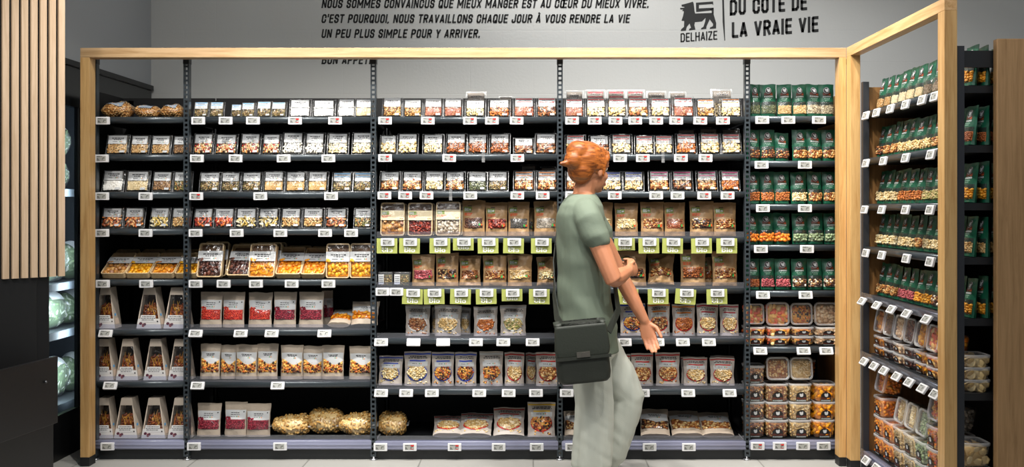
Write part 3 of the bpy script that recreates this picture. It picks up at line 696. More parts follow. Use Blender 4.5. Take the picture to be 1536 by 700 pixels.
mb = MB(); mb.box(-3.6, 4.2, -5.6, 1.3, -.08, 0)
fl = struct(mb.build('floor', mat('floor tiles', '#b4b3ae', .35)), 'light grey tiled shop floor')
def floor_tiles(m):
    nt = m.node_tree; b = nt.nodes['Principled BSDF']; tc = N(nt, 'ShaderNodeTexCoord')
    br = N(nt, 'ShaderNodeTexBrick', Scale=1.0); br.offset = 0.0
    br.inputs['Brick Width'].default_value = .6; br.inputs['Row Height'].default_value = .6; br.inputs['Mortar Size'].default_value = .004
    br.inputs['Color1'].default_value = srgb('#b9b8b3'); br.inputs['Color2'].default_value = srgb('#b2b1ac'); br.inputs['Mortar'].default_value = srgb('#8a8984')
    nt.links.new(tc.outputs['Object'], br.inputs['Vector']); nt.links.new(br.outputs['Color'], b.inputs['Base Color'])
floor_tiles(MATS['floor tiles'])
WY = 1.2
mb = MB(); mb.box(-2.55, 4.2, WY, WY+.1, 0, 3.9)
struct(mb.build('wall_back', plaster('painted block wall', '#c6c6c2')), 'pale grey painted block wall behind the shelving')
mb = MB(); mb.box(-3.4, -2.53, -1.6, WY, 2.15, 3.9)
struct(mb.build('wall_left', plaster('grey bulkhead', '#aeb1b4', False)), 'smooth grey bulkhead wall above the refrigerated cabinet')
mb = MB(); mb.box(-3.6, 4.2, -5.6, 1.3, 3.9, 4.0)
struct(mb.build('ceiling', mat('ceiling paint', '#c9c9c6', .8)), 'plain shop ceiling out of view above')

# wall lettering
def wall_S(sc=226.6): return lambda u, v: Vector(((u-800)/226.6, WY-.0005, CZ+(312-v)/226.6))   # u, v are picture units of the wall plane
INKW = mat('black wall vinyl', '#1c1c1b', .6)
def wall_line(mbx, s, x0, x1, base, cap, rot=0.0, bold=.19, shear=.17, cx=None):
    V, Fc = text_geo(s, bold, shear); a = min(v.x for v in V); b = max(v.x for v in V); h0 = 1.0
    vs = []
    for v in V:
        dx = (v.x-a)*(x1-x0)/(b-a); dy = v.y*cap/h0
        vs.append(((x0+dx*math.cos(rot)+dy*math.sin(rot)*.0-800)/226.6, WY-.001, CZ+(312-(base-dy-dx*math.sin(rot)))/226.6))
    mbx.add(vs, Fc, 0)
sg = empty('wall_slogan', ((728-800)/226.6, WY, CZ+(312-60)/226.6))
tag(sg, 'black slanted French lettering in lines across the pale back wall', 'lettering')
inv = -Vector(sg.location)
def shifted(m, v):
    m.v = [tuple(Vector(p)+v) for p in m.v]; return m
for s, x0, x1, bs in (('NOUS SOMMES CONVAINCUS QUE MIEUX MANGER EST AU CŒUR DU MIEUX VIVRE.', 482, 973, 12.3), ("C'EST POURQUOI, NOUS TRAVAILLONS CHAQUE JOUR À VOUS RENDRE LA VIE", 482, 946, 34.7),
                      ('UN PEU PLUS SIMPLE POUR Y ARRIVER.', 482, 720, 57.0), ('BON APPÉTIT', 482, 566, 96.4)):
    t = MB(); wall_line(t, s, x0, x1, bs, 13.4); shifted(t, inv).build('text_line', INKW, sg)
lg = empty('wall_logo', (PX(1125, 1.2), WY, CZ+(312-35)/226.6)); tag(lg, 'black lion logo with store name and slogan on the back wall', 'logo'); inv = -Vector(lg.location)
def poly(mbx, pts, k=5.908, ox=990, oy=0):
    vs = [((ox+x/k-800)/226.6, WY-.001, CZ+(312-(oy+y/k))/226.6) for x, y in pts]; mbx.add(vs, [tuple(range(len(vs)-1, -1, -1))], 0)
L = MB()
poly(L, [(190, 42), (225, 34), (268, 22), (290, 14), (298, 30), (302, 60), (306, 100), (312, 120), (472, 114), (486, 165), (498, 205), (496, 252), (440, 256), (444, 243), (468, 232), (470, 212), (440, 172), (425, 205), (412, 232), (410, 256), (362, 261), (366, 248), (384, 238), (400, 190), (404, 158), (372, 190), (310, 196), (304, 222), (314, 262), (256, 270), (259, 256), (274, 246), (262, 208), (236, 240), (230, 271), (182, 275), (188, 258), (212, 238), (214, 186), (190, 184), (204, 142), (212, 100), (196, 96), (205, 84), (180, 84), (178, 70), (216, 68), (214, 60), (192, 58)])
poly(L, [(318, 24), (470, 13), (472, 46), (462, 36), (345, 44), (345, 92), (455, 84), (456, 92), (344, 104), (320, 106)]); poly(L, [(440, 84), (476, 72), (476, 120), (458, 120), (457, 96)])
poly(L, [(345, 92), (345, 75), (475, 68), (475, 84)])
shifted(L, inv).build('lion_emblem', INKW, lg)
t = MB(); wall_line(t, 'DELHAIZE', 1020.7, 1076, 63.5, 13.6, .072, .15, 0); shifted(t, inv).build('store_name', INKW, lg)
t = MB(); wall_line(t, 'DU CÔTÉ DE', 1094.5, 1211, 23.6, 24, .072, .19, 0); wall_line(t, 'LA VRAIE VIE', 1097.5, 1228, 57.4, 24, .072, .19, 0); shifted(t, inv).build('slogan_text', INKW, lg)
t = MB(); poly(t, [(550, -20), (566, -20), (577, 360), (570, 360), (555, 200)]); shifted(t, inv).build('divider', INKW, lg)

# refrigerated cabinet along the left wall
BLK = mat('black steel', '#16171a', .42); BLKG = mat('gloss black', '#1d2022', .18); DARK = mat('dark lacquer', '#0d0d0f', .45)
fr = empty('refrigerated_cabinet', (-2.53, .1, 0)); tag(fr, 'black refrigerated cabinet with glass doors, full of bagged salad', 'fridge')
def at(m, o): return shifted(m, -Vector(o.location))
m = MB(); m.box(-3.3, -3.25, -.75, 1.18, 0, 2.13); m.box(-3.25, -2.56, 1.13, 1.18, 0, 2.13); m.box(-3.25, -2.56, -.75, -.70, 0, 2.13); m.box(-3.25, -2.56, -.70, 1.13, 2.05, 2.13); m.box(-3.25, -2.56, -.70, 1.13, 0, .2); at(m, fr).build('body', mat('cabinet inside', '#3a3d42', .5), fr)
m = MB(); m.box(-2.56, -2.52, -.75, 1.18, 1.90, 2.12); at(m, fr).build('fascia', BLKG, fr)
m = MB(); m.box(-2.56, -2.505, -.75, 1.18, 2.12, 2.15); at(m, fr).build('top_trim', BLK, fr)
m = MB(); m.box(-2.56, -2.53, -.75, 1.18, 0, .24); at(m, fr).build('plinth', DARK, fr)
for z in (.25, .655, .92, 1.44):
    m = MB(); m.box(-3.24, -2.62, -.69, 1.12, z-.02, z, 0); m.box(-2.62, -2.61, -.69, 1.12, z-.03, z+.012, 1); at(m, fr).build('shelf', [mat('cabinet shelf', '#5a5d62', .45), mat('shelf rail grey', '#44494e', .4)], fr)
for y0 in (-.62, .24):
    d = MB(); d.box(-2.545, -2.538, y0, y0+.84, .24, 1.9); dd = at(d, fr).build('door', M_GLASS, fr)
    h = MB()
    for a in ((y0, y0+.018), (y0+.822, y0+.84)): h.box(-2.55, -2.53, a[0], a[1], .24, 1.9)
    at(h, fr).build('door_frame', BLK, dd)
for y in (-.62, .24, 1.0):
    area('cabinet_light', (-2.57, y, 1.1), (-3.0, y+.02, 1.1), 16, .03, 1.6, (.9, .96, 1))
M_SALAD = film('crinkled salad film', gloss=.1, fres=.8, rough=.2, haze=.12, bump=(30, .9))
SALBAND = [mat('white film print', '#e8eaea', .4)]
for i, (y, z, s, tx) in enumerate(((.12, 1.44, .85, 1), (.40, 1.44, .85, 0), (.14, 1.63, .9, 0), (.42, 1.64, .85, 0), (.10, .92, 1.0, 0), (.36, .92, 1.02, 0), (.62, .92, 1.0, 0), (.10, .655, .95, 0), (.36, .655, .95, 0), (.62, .655, .9, 0), (.10, .25, 1.05, 0), (.38, .25, 1.05, 0), (.64, .25, 1.0, 0), (-.16, .92, 1.0, 0), (-.17, .25, 1.0, 0))):
    p = soft_bag('salad leaves', .25, .16, .22, 'salad_bag', 'salad bag', i % 2, SALBAND if z in (1.44, 1.63, 1.64) else None, M_SALAD)
    o = place(p, (-2.78, y, z), s, 1.0, s, 0, 90, 0, None, name='salad_bag', group='salad bags in the refrigerated cabinet')
    ordn = ('first', 'second', 'third', 'fourth', 'fifth')
    lvl = {1.44: 'top shelf, lower row', 1.63: 'top shelf, upper row', 1.64: 'top shelf, upper row', .92: 'second shelf', .655: 'third shelf', .25: 'bottom shelf'}[z]
    k = round((y-.11)/.26); o['label'] = ('white printed salad bag, %s, %s from the wooden post' if z > 1.4 else 'clear bag of green salad, %s, %s from the wooden post') % (lvl, ('next to slats', 'first', 'second', 'third')[k+1] if k >= -1 else 'first')
    if tx:
        t = MB(); LS = lambda u, v: Vector(((u-.5)*.12, -.086, .08+v*.035)); text_on(t, 'ITALY', LS, 0, 1, 0, 1, 0, 0); q = t.build('lettering', M_RED, o); q.location = (0, -.003, .02)

# slatted oak panel and black counter at the left
ps = empty('slat_panel', (-2.05, -.90, 0)); ps.rotation_euler.z = R(46.6); tag(ps, 'panel of vertical oak slats on black felt, hanging above the black counter', 'wall panel')
SLAT = wood('pale oak slats', '#d4b99c', '#b89b7a', 'z', .55)
m = MB(); m.box(-.62, -.001, .016, .03, 1.048, 3.3); m.build('backing', mat('black felt', '#0a0a0b', .9), ps)
for i in range(16):
    m = MB(); x = -i*.0372; m.box(x-.0255, x, 0, .017, 1.048, 3.3); m.build('slat', SLAT, ps)
bc = empty('black_counter', (-2.09, -.95, 0)); tag(bc, 'matt black counter panel standing under the oak slats', 'counter'); bc.rotation_euler.z = R(46.6)
m = MB(); m.box(-.62, 0.008, .03, .05, 0, 1.046); m.build('panel', DARK, bc, bevel=.002)
m = MB(); m.box(-.62, -.045, .022, .03, 0, 1.046); m.build('front_panel', mat('black laminate', '#101011', .5), bc, bevel=.002)
m = MB(); A0 = Vector((-2.03, -1.0, 0)); A1 = Vector((-2.13, -1.75, 0)); dv = (A1-A0); nv = Vector((-dv.y, dv.x, 0)).normalized()
inv4 = (Matrix.Translation(bc.location) @ Matrix.Rotation(bc.rotation_euler.z, 4, 'Z')).inverted()
def slab(a, b, t, z0, z1):
    n = Vector((-(b-a).y, (b-a).x, 0)).normalized()*t; q = [a, b, b+n, a+n]
    return [inv4 @ Vector((p.x, p.y, z)) for z in (z0, z1) for p in q], [(0, 1, 2, 3), (7, 6, 5, 4), (0, 4, 5, 1), (1, 5, 6, 2), (2, 6, 7, 3), (3, 7, 4, 0)]
v_, f_ = slab(A0, A1, -.02, .43, .713); m.add(v_, f_); m.build('side_board', mat('black side board', '#121214', .4), bc, bevel=.002)
m = MB(); v_, f_ = slab(A0+Vector((-.02, 0, 0)), A1+Vector((-.02, 0, 0)), -.02, 0, .43); m.add(v_, f_); m.build('base_board', DARK, bc)
m = MB(); m.ell(inv4 @ Vector((-2.035, -1.09, .62)), (.006, .006, .006), q=(8, 6)); m.build('screw', mat('steel screw', '#77797c', .3, 1), bc)

# ------------------------------------------------------------------ timber frames
OAKH = wood('oak beam', '#cfad83', '#ac8658', 'x', .38); OAKV = wood('oak post', '#d6ad72', '#b4844a', 'z', .38); OAKD = wood('oak side beam', '#dcb380', '#bb8a4f', 'y', .4)
BASE = mat('black post foot', '#17181a', .5)
Y0, Y1, TOP = -.12, -.05, 2.18
def frame_post(root, x0, x1, y0, y1, foot=True, top=TOP):
    m = MB(); m.box(x0, x1, y0, y1, .047, top); p = at(m, root).build('post', OAKV, root, bevel=.0015)
    f = MB(); f.box(x0, x1, y0, y1, 0, .047); at(f, root).build('post_foot', BASE, p)
tf = empty('timber_frame', (-.36, -.085, 0)); tag(tf, 'long oak frame standing around the front of the main shelving', 'frame')
frame_post(tf, -2.361, -2.314, Y0, Y1, top=TOP-.05); frame_post(tf, 1.594, 1.630, Y0, Y1, top=TOP-.05)
m = MB(); m.box(-2.361, 1.630, Y0, Y1, TOP-.05, TOP); at(m, tf).build('top_beam', OAKH, tf, bevel=.0015)
ts = empty('timber_frame', (1.66, -.7, 0)); tag(ts, 'short oak frame at right angles around the side shelving', 'frame')
frame_post(ts, 1.631, 1.682, -.183, Y0, top=TOP-.05); frame_post(ts, 1.631, 1.682, -1.284, -1.222, top=TOP-.05)
m = MB(); m.box(1.631, 1.682, -1.284, Y0, TOP-.05, TOP); at(m, ts).build('top_beam', OAKD, ts, bevel=.0015)

# ------------------------------------------------------------------ steel shelving
STEEL = mat('slate steel', '#3d4449', .28, .3); STEELD = mat('dark slate steel', '#181a1d', .5); BACKP = mat('black back panel', '#08080a', .75); ZINC = mat('zinc foot', '#b9bcc0', .35, .9)
def upright(x0, x1, y0, y1, h, axis='x'):
    """slotted rack post; the slots face the front"""
    m = MB(); w = x1-x0; g = .0075; pitch = .025; t = .002
    m.box(x0, x0+w/2-g, y0, y0+t, .02, h); m.box(x1-w/2+g, x1, y0, y0+t, .02, h)
    z = .02
    while z < h:
        m.box(x0+w/2-g, x1-w/2+g, y0, y0+t, z, min(z+.011, h)); z += pitch
    m.box(x0, x0+t, y0+t, y1, .02, h); m.box(x1-t, x1, y0+t, y1, .02, h)
    return m
ROWS = {'A': [175, 231.5, 288, 343, 419, 494, 572, 660], 'B': [175, 231, 287, 355, 431, 507, 583, 661], 'C': [174, 241, 306, 367, 436, 520, 660]}
SZ = {k: [CZ+(312-p)/281 for p in v] for k, v in ROWS.items()}
BAYS = {1: (-2.355, -1.866, 'A'), 2: (-1.838, -.868, 'A'), 3: (-.840, .128, 'B'), 4: (.156, 1.128, 'B'), 5: (1.156, 1.65, 'C')}
su = empty('shelving_unit', (-.36, .25, 0)); tag(su, 'long dark steel shelving with five bays of snacks behind the oak frame', 'shelving')
DEP = .46
for x in (-2.345, -1.852, -.854, .142, 1.142, 1.695):
    h = 2.145; p = at(upright(x-.0145, x+.0145, -.004, .03, h), su).build('upright', STEEL, su)
    c = MB(); c.box(x-.016, x+.016, -.006, .032, h-.03, h); at(c, su).build('post_cap', STEELD, p)
    f = MB(); f.loft([[Vector((x+r_*math.cos(a), .013+r_*math.sin(a), z)) for a in [2*math.pi*i/12 for i in range(12)]] for r_, z in ((.02, 0), (.02, .006), (.008, .008), (.008, .03))], 0); at(f, su).build('levelling_foot', ZINC, p)
    q = MB(); q.box(x-.0145, x+.0145, .46, .49, 0, 1.97); at(q, su).build('rear_upright', STEELD, su)
def beam_rings(x0, x1, zt, h=.033, axis=0):
    prof = [(.03, 0), (.004, 0), (-.0, -.004), (-.003, -.012), (-.002, -.022), (.003, -h+.002), (.008, -h), (.03, -h)]
    return [[Vector((x, y, zt+z)) for y, z in prof] for x in (x0, x1)]
def rail_rings(x0, x1, zt, h):
    prof = [(.028, 0), (-.004, 0), (-.008, -.004), (-.004, -.012), (-.009, -.018), (-.009, -.026), (-.004, -.03), (-.009, -.036), (-.006, -h), (.028, -h)]
    return [[Vector((x, y, zt+z)) for y, z in prof] for x in (x0, x1)]
RAIL = mat('lilac grey price rail', '#8d90a8', .22, 0, .6); 
for b, (x0, x1, rk) in BAYS.items():
    for i, z in enumerate(SZ[rk]):
        last = i == len(SZ[rk])-1
        m = MB(); m.box(x0, x1, .03, DEP, z-.03, z-.001); sh = at(m, su).build('shelf', STEELD, su)
        m = MB(); m.loft((rail_rings if last else beam_rings)(x0-.004, x1+.004, z, .046 if last else .033)); at(m, su).build('price_rail' if last else 'front_beam', RAIL if last else STEEL, sh)
        if (b in (3, 4) and i >= 3) or (b in (1, 2) and i >= 5):
            m = MB(); m.box(x0+.003, x1-.003, .002, .0035, z-.004, z+.028); at(m, su).build('front_strip', M_CLEAR, sh)
    m = MB(); m.box(x0-(.047 if b == 1 else .01), x1+.01, DEP, DEP+.012, .03, 1.985); at(m, su).build('back_panel', BACKP, su)
    m = MB(); m.box(x0, x1, .02, .032, .0, SZ[rk][-1]-.046); at(m, su).build('kick_plate', mat('kick plate', '#1b1e21', .4), su)
m = MB(); m.box(-2.402, -2.392, .0, DEP, 0, 1.985); at(m, su).build('side_panel', BACKP, su)
m = MB(); m.box(1.656, 1.668, .035, DEP, 0, 1.96); at(m, su).build('wooden_side_panel', wood('dark oak board', '#a87a48', '#84592e', 'z', .5), su)

# side shelving: fronts face the camera's right-hand aisle (towards -X)
SX = 1.69
ss = empty('shelving_unit', (1.9, -.7, 0)); tag(ss, 'side shelving of green bags and clear tubs behind the short oak frame', 'shelving')
for y in (-.205, -1.262):
    m = MB(); m.box(SX-.007, SX+.024, y-.014, y+.014, 0, 1.99); m.box(2.15, 2.18, y-.014, y+.014, 0, 1.99); at(m, ss).build('upright', mat('graphite post', '#2a2c31', .5), ss)
for i, z in enumerate(SZ['C']):
    last = i == 6
    m = MB(); m.box(SX+.03, 2.15, -1.25, -.2, z-.03, z-.001); sh = at(m, ss).build('shelf', STEELD, ss)
    bm_ = MB(); rr = (rail_rings if last else beam_rings)(-.19, -1.245, z, .046 if last else .033); bm_.loft([[Vector((SX+p.y, p.x, p.z)) for p in r_] for r_ in rr]); at(bm_, ss).build('price_rail' if last else 'front_beam', RAIL if last else STEEL, sh)
    if i >= 4:
        m = MB(); m.box(SX-.012, SX-.010, -1.24, -.2, z-.03, z+.012); at(m, ss).build('front_strip', M_CLEAR, sh)
m = MB(); m.box(2.16, 2.18, -1.25, -.2, .03, 1.985); at(m, ss).build('back_panel', BACKP, ss)
m = MB(); m.box(SX+.02, SX+.03, -1.25, -.2, 0, SZ['C'][-1]-.046); at(m, ss).build('kick_plate', MATS['kick plate'], ss)
m = MB(); m.box(SX+.025, 2.15, -1.27, -1.258, 1.905, 1.972); at(m, ss).build('end_bar', STEELD, ss)
m = MB(); m.box(SX+.025, 2.15, -.195, -.175, 0, 1.965); at(m, ss).build('wooden_side_panel', MATS['dark oak board'], ss)
ep = MB(); ep.box(1.825, 2.45, -1.315, -1.28, 0, 2.012); e = ep.build('end_panel', wood('brown oak panel', '#b18b60', '#8f6d45', 'z', .5), bevel=.004)
tag(e, 'tall brown oak end panel closing the side shelving', 'panel')

# ------------------------------------------------------------------ goods on the main shelves
SEC_ROWS = {1: 'A', 2: 'A', 3: 'B', 4: 'B', 5: 'C'}
NOM = {'snack_pack': (.116, .10), 'fruit_pouch': (.125, .19), 'nut_pouch': (.145, .20), 'kraft_pouch': (.135, .19), 'nut_bag': (.086, .165), 'fruit_tray': (.142, .185), 'date_box': (.128, .226)}
def put(sec, row, x0, x1, yt, p, look, tilt=None, y=None, rz=None, layer='', base=None, group=None, dz=0, fat=1.0):
    nm = p[0].name.split('.')[0]; w0, h0 = NOM[nm]
    z = SZ[SEC_ROWS[sec]][row-1]+.0005+dz
    ydef = {'snack_pack': .068, 'fruit_pouch': .082, 'nut_pouch': .084, 'kraft_pouch': .084, 'nut_bag': .07, 'fruit_tray': .066, 'date_box': .125}[nm]
    yy = ydef if y is None else y
    tl = {'snack_pack': -15, 'fruit_pouch': -5, 'nut_pouch': -5, 'kraft_pouch': -5, 'nut_bag': -4, 'fruit_tray': -16, 'date_box': 0}[nm] if tilt is None else tilt
    tl += rng.uniform(-1.5, 1.5) if nm != 'date_box' else 0
    sc = (D+yy-.03)/F
    w = (x1-x0)*sc*(.97 if nm != 'date_box' else 1); x = PX((x0+x1)/2, yy-.03)
    top = CZ+(312-yt)*(D+yy+.01)/F; h = max(.02, (top-z))/max(.25, math.cos(R(tl)))
    lift = .017*math.sin(R(-tl)) if nm.endswith('pouch') or nm == 'nut_bag' else 0
    r = rng.uniform(-2.5, 2.5) if rz is None else rz
    return place(p, (x, yy, z+lift), w/w0, fat, h/h0, tl, r, 0, look, sec, row, x0, layer, group=group)
def packs(sec, row, *items, layer='', y=None, dz=0, tilt=None):
    v = 0
    for x0, x1, yt, food, acc in items:
        v = (v+1) % 2; a = '' if acc == 'none' else ', %s striped' % acc
        put(sec, row, x0, x1, yt, snack_pack(food, acc, v, layer == 'behind'), 'clear pack of %s%s' % (food, a), layer=layer, y=y, dz=dz, tilt=tilt, group='clear snack packs on the shelves')
n = 'none'
# bay 1
for x0, x1, yt, s in ((150, 203, 151, 1.0), (201, 243, 160, .8), (239, 278, 156, .85)):
    p = soft_bag('puffed cereal', .2, .15, .085, 'cereal_bag', 'bag', len(ITEMS) % 2, [mat('blue grey print', '#8e9aa8', .5)])
    place(p, (PX((x0+x1)/2, .1), .115, SZ['A'][0]+.001), (x1-x0)/281/.23, 1, s, 0, rng.uniform(-4, 4), 0, 'clear bag of puffed cereal lying flat', 1, 1, x0, group='bags of puffed cereal on the top shelf')
packs(1, 2, (154, 190, 202, 'oat flakes', n), (191, 221, 203, 'oat flakes', n), (222, 254, 203, 'oat flakes', n), (255, 285, 204, 'brown flakes', n))
packs(1, 3, (148, 183, 255, 'white powder', n), (184, 222, 256, 'cream meal', n), (224, 256, 257, 'brown flakes', n), (256, 286, 257, 'green seeds', n))
packs(1, 4, (148, 181, 311, 'orange chips', n), (182, 214, 311, 'orange chips', n), (220, 252, 311, 'dried pale fruit', n), (253, 284, 311, 'tan chips', n))
for x0, x1, food in ((148, 186, 'brown figs'), (185, 222, 'yellow fruit'), (222, 259, 'orange slices'), (259, 294, 'yellow fruit')):
    put(1, 5, x0, x1, 388, fruit_tray(food), 'wooden tray of %s lying back' % food, tilt=-57, y=.066, group='wooden fruit trays')
    put(1, 5, x0+6, x1+5, 383, fruit_tray(food), 'wooden tray of %s' % food, tilt=-57, y=.17, layer='behind', group='wooden fruit trays', dz=.004)
for row, xs in ((6, ((148, 179), (211, 248), (251, 288))), (7, ((146, 177), (180, 213), (221, 255), (258, 291))), (8, ((146, 176), (178, 213), (218, 254), (257, 291)))):
    for i, (x0, x1) in enumerate(xs):
        put(1, row, x0, x1, {6: 429, 7: 505, 8: 592}[row], date_box((i+row) % 3), 'tapered carton of dates', rz=rng.uniform(-1.5, 1.5), group='tapered date cartons')
# bay 2
packs(2, 1, (287, 311, 153, 'seed mix', 'sky'), (311, 334, 153, 'seed mix', 'sky'), (344, 361, 157, 'seed mix', 'sky'), (359, 381, 154, 'seed mix', 'sky'), (382, 406, 152, 'seed mix', 'sky'), (404, 428, 153, 'seed mix', 'sky'),
      (431, 465, 149, 'white powder', n), (466, 502, 150, 'white powder', n), (504, 532, 148, 'white powder', n), (530, 560, 148, 'cream meal', n))
packs(2, 2, (286, 318, 200, 'red trail mix', n), (319, 354, 201, 'red trail mix', n), (357, 389, 200, 'red trail mix', n), (390, 419, 201, 'red trail mix', n), (420, 454, 198, 'coconut flakes', n), (454, 486, 199, 'coconut flakes', n), (488, 522, 199, 'cream flakes', n), (525, 560, 198, 'cream flakes', n))
packs(2, 3, (295, 329, 258, 'seed mix', n), (328, 359, 258, 'seed mix', n), (359, 391, 258, 'seed mix', n), (392, 425, 257, 'tan meal', n), (425, 458, 257, 'tan meal', n), (458, 491, 257, 'tan meal', n), (495, 528, 258, 'seed mix', 'sky'), (527, 559, 258, 'seed mix', 'sky'))
packs(2, 4, (286, 318, 312, 'dried red fruit', n), (317, 350, 312, 'dried red fruit', n), (350, 384, 312, 'dried pale fruit', n), (384, 417, 312, 'dried pale fruit', n), (418, 451, 312, 'tan chips', n), (451, 485, 312, 'tan chips', n), (486, 520, 312, 'orange chips', n), (528, 558, 312, 'green seeds', n))
for x0, x1, yt, food, tl in ((294, 332, 367, 'dark dates', -16), (338, 374, 372, 'dark dates', -34), (371, 412, 368, 'mango strips', -16), (411, 450, 378, 'apricots', -46), (449, 486, 379, 'apricots', -46), (488, 524, 366, 'yellow fruit', -9), (524, 559, 366, 'yellow fruit', -9)):
    put(2, 5, x0, x1, yt, fruit_tray(food, variant=int(x0) % 2), 'wooden tray of %s%s' % (food, ' lying back' if tl < -40 else ''), tilt=tl, y=.068, group='wooden fruit trays')
    if x0 != 524 and x0 != 488:
        put(2, 5, x0+8, x1+8, yt-2, fruit_tray(food, variant=int(x0) % 2), 'wooden tray of %s' % food, tilt=tl, y=.14, layer='behind', group='wooden fruit trays')
put(2, 5, 372+15, 412+15, 366, fruit_tray('mango strips'), 'wooden tray of mango strips', tilt=-16, y=.225, layer='behind', group='wooden fruit trays')
for x0, x1, yt, food in ((296, 331, 438, 'goji berries'), (330, 365, 438, 'goji berries'), (369, 406, 439, 'goji berries'), (407, 443, 438, 'cranberries'), (445, 484, 438, 'cranberries')):
    put(2, 6, x0, x1, yt, fruit_pouch(food, int(x0) % 2), 'standing beige pouch of %s' % food, group='standing dried fruit pouches')
put(2, 6, 482, 500, 436, fruit_pouch('cranberries', 1), 'dark edge of a cranberry pouch', y=.2, layer='behind', group='standing dried fruit pouches', rz=35)
put(2, 6, 523, 566, 457, fruit_pouch('apricots', 0), 'slumped beige pouch of apricots', tilt=-38, y=.09, group='standing dried fruit pouches')
o = put(2, 6, 488, 524, 474, fruit_pouch('apricots', 1), 'beige pouch of apricots lying flat', tilt=-72, y=.06, group='standing dried fruit pouches')
for i, (x0, x1, yt) in enumerate(((296, 328, 516), (327, 352, 517), (350, 384, 517), (382, 415, 516), (418, 453, 517), (451, 483, 519), (480, 515, 518), (521, 557, 519))):
    put(2, 7, x0, x1, yt, mix_pouch('fruit and nut mix', i % 3), 'beige pouch of dark fruit and nut mix', y=.065+(.012 if i in (1, 5) else 0), group='fruit and nut mix pouches')
for x0, x1, yt in ((291, 329, 605), (333, 368, 603), (366, 404, 605)):
    put(2, 8, x0, x1, yt, fruit_pouch('cranberries', int(x0) % 2), 'tall beige pouch of cranberries', group='standing dried fruit pouches')
for i, (sec, x0, x1, s, y) in enumerate(((2, 407, 466, .92, .135), (2, 460, 516, 1.12, .17), (2, 506, 560, 1.0, .135), (3, 566, 611, 1.05, .14))):
    p = soft_bag('peanuts in shells', .23, .2, .115, 'peanut_bag', 'bag', i % 2)
    place(p, (PX((x0+x1)/2, y-.03), y, SZ['A' if sec == 2 else 'B'][7]+.001), (x1-x0)/278/.24, .9, s, 0, rng.uniform(-5, 5), 0, 'clear bag of peanuts in shells lying flat', sec, 8, x0, group='bags of peanuts in shells')
# bay 3
packs(3, 1, (571, 603, 146, 'granola', n), (603, 633, 149, 'granola', n), (634, 664, 147, 'almond flakes', n), (664, 694, 147, 'almond flakes', n), (696, 729, 150, 'pale nuts', n), (731, 766, 149, 'orange almonds', n), (769, 803, 146, 'almond flakes', 'red'), (804, 837, 146, 'brown pecans', 'red'))
packs(3, 1, (697, 729, 137, 'pale nuts', n), (747, 769, 144, 'orange almonds', n), layer='behind', y=.15)
packs(3, 2, (568, 595, 203, 'macadamias', n), (594, 627, 200, 'macadamias', n), (632, 666, 201, 'pale nuts', n), (667, 700, 200, 'hazelnuts', n), (700, 732, 201, 'hazelnuts', n), (733, 766, 200, 'hazelnuts', n), (769, 802, 207, 'brown pecans', n), (802, 836, 200, 'brown pecans', n))
packs(3, 3, (567, 600, 257, 'mixed nuts', n), (601, 634, 257, 'mixed nuts', n), (635, 667, 257, 'pale nuts', n), (666, 698, 257, 'mixed nuts', n), (700, 731, 258, 'pumpkin seeds', n), (730, 763, 257, 'seed mix', n), (769, 803, 256, 'mixed nuts', 'orange'), (804, 837, 256, 'mixed nuts', 'orange'))
packs(3, 3, (780, 805, 247, 'orange almonds', n), (810, 835, 250, 'pale nuts', n), layer='behind', y=.16)
for x0, x1, yt, food in ((570, 607, 305, 'brown figs'), (611, 649, 305, 'red dates'), (653, 691, 304, 'frosted figs')):
    put(3, 4, x0, x1, yt, fruit_tray(food, True), 'bio sleeved tray of %s' % food, tilt=-8, y=.068, group='wooden fruit trays')
    put(3, 4, x0+5, x1+4, yt+1, fruit_tray(food, True), 'bio sleeved tray of %s' % food, tilt=-8, y=.12, layer='behind', group='wooden fruit trays')
for i, (x0, x1, yt, food) in enumerate(((692, 728, 301, 'raisins'), (727, 762, 304, 'red dates'), (761, 795, 303, 'black seeds'), (800, 837, 302, 'grey seeds'))):
    put(3, 4, x0, x1, yt, kraft_pouch(food, i % 2), 'brown kraft pouch of %s' % food, group='brown kraft pouches')
put(3, 4, 788, 801, 312, kraft_pouch('black seeds', 0), 'brown kraft pouch of black seeds', y=.16, layer='behind', group='brown kraft pouches')
for x0, x1, v in ((567, 590, 0), (591, 616, 1)):
    place(mini_box(v), (PX((x0+x1)/2, .06), .075, SZ['B'][4]+.001), (x1-x0)/278/.076, 1, 1, 0, rng.uniform(-6, 6), 0, 'small clear box of seed mix', 3, 5, x0, group='small seed boxes')
for i, (x0, x1, yt, food, tl, cr) in enumerate(((616, 652, 382, 'pink peanuts', -4, 1), (652, 688, 379, 'dark mixed nuts', -4, 1), (687, 722, 384, 'brown pecans', -10, 2.2), (723, 761, 383, 'mixed nuts', -4, 1), (760, 799, 382, 'cashews', -4, 1), (804, 835, 386, 'macadamias', -9, 2.6))):
    put(3, 5, x0, x1, yt, kraft_pouch(food, i % 2, cr), 'brown kraft pouch of %s' % food, tilt=tl, group='brown kraft pouches')
for i, (x0, x1, yt, food, acc) in enumerate(((606, 645, 458, 'brown pecans', n), (650, 692, 458, 'cashews', n), (709, 747, 460, 'orange almonds', n), (749, 790, 458, 'pistachios', n))):
    put(3, 6, x0, x1, yt, nut_pouch(food, acc, i % 2), 'pale pouch of %s' % food, group='pale nut pouches')
put(3, 6, 688, 706, 461, nut_pouch('cashews', n, 1), 'pale pouch of cashews', y=.15, layer='behind', group='pale nut pouches')
put(3, 6, 646, 662, 461, nut_pouch('cashews', n, 0), 'pale pouch of cashews', y=.15, layer='behind', group='pale nut pouches')
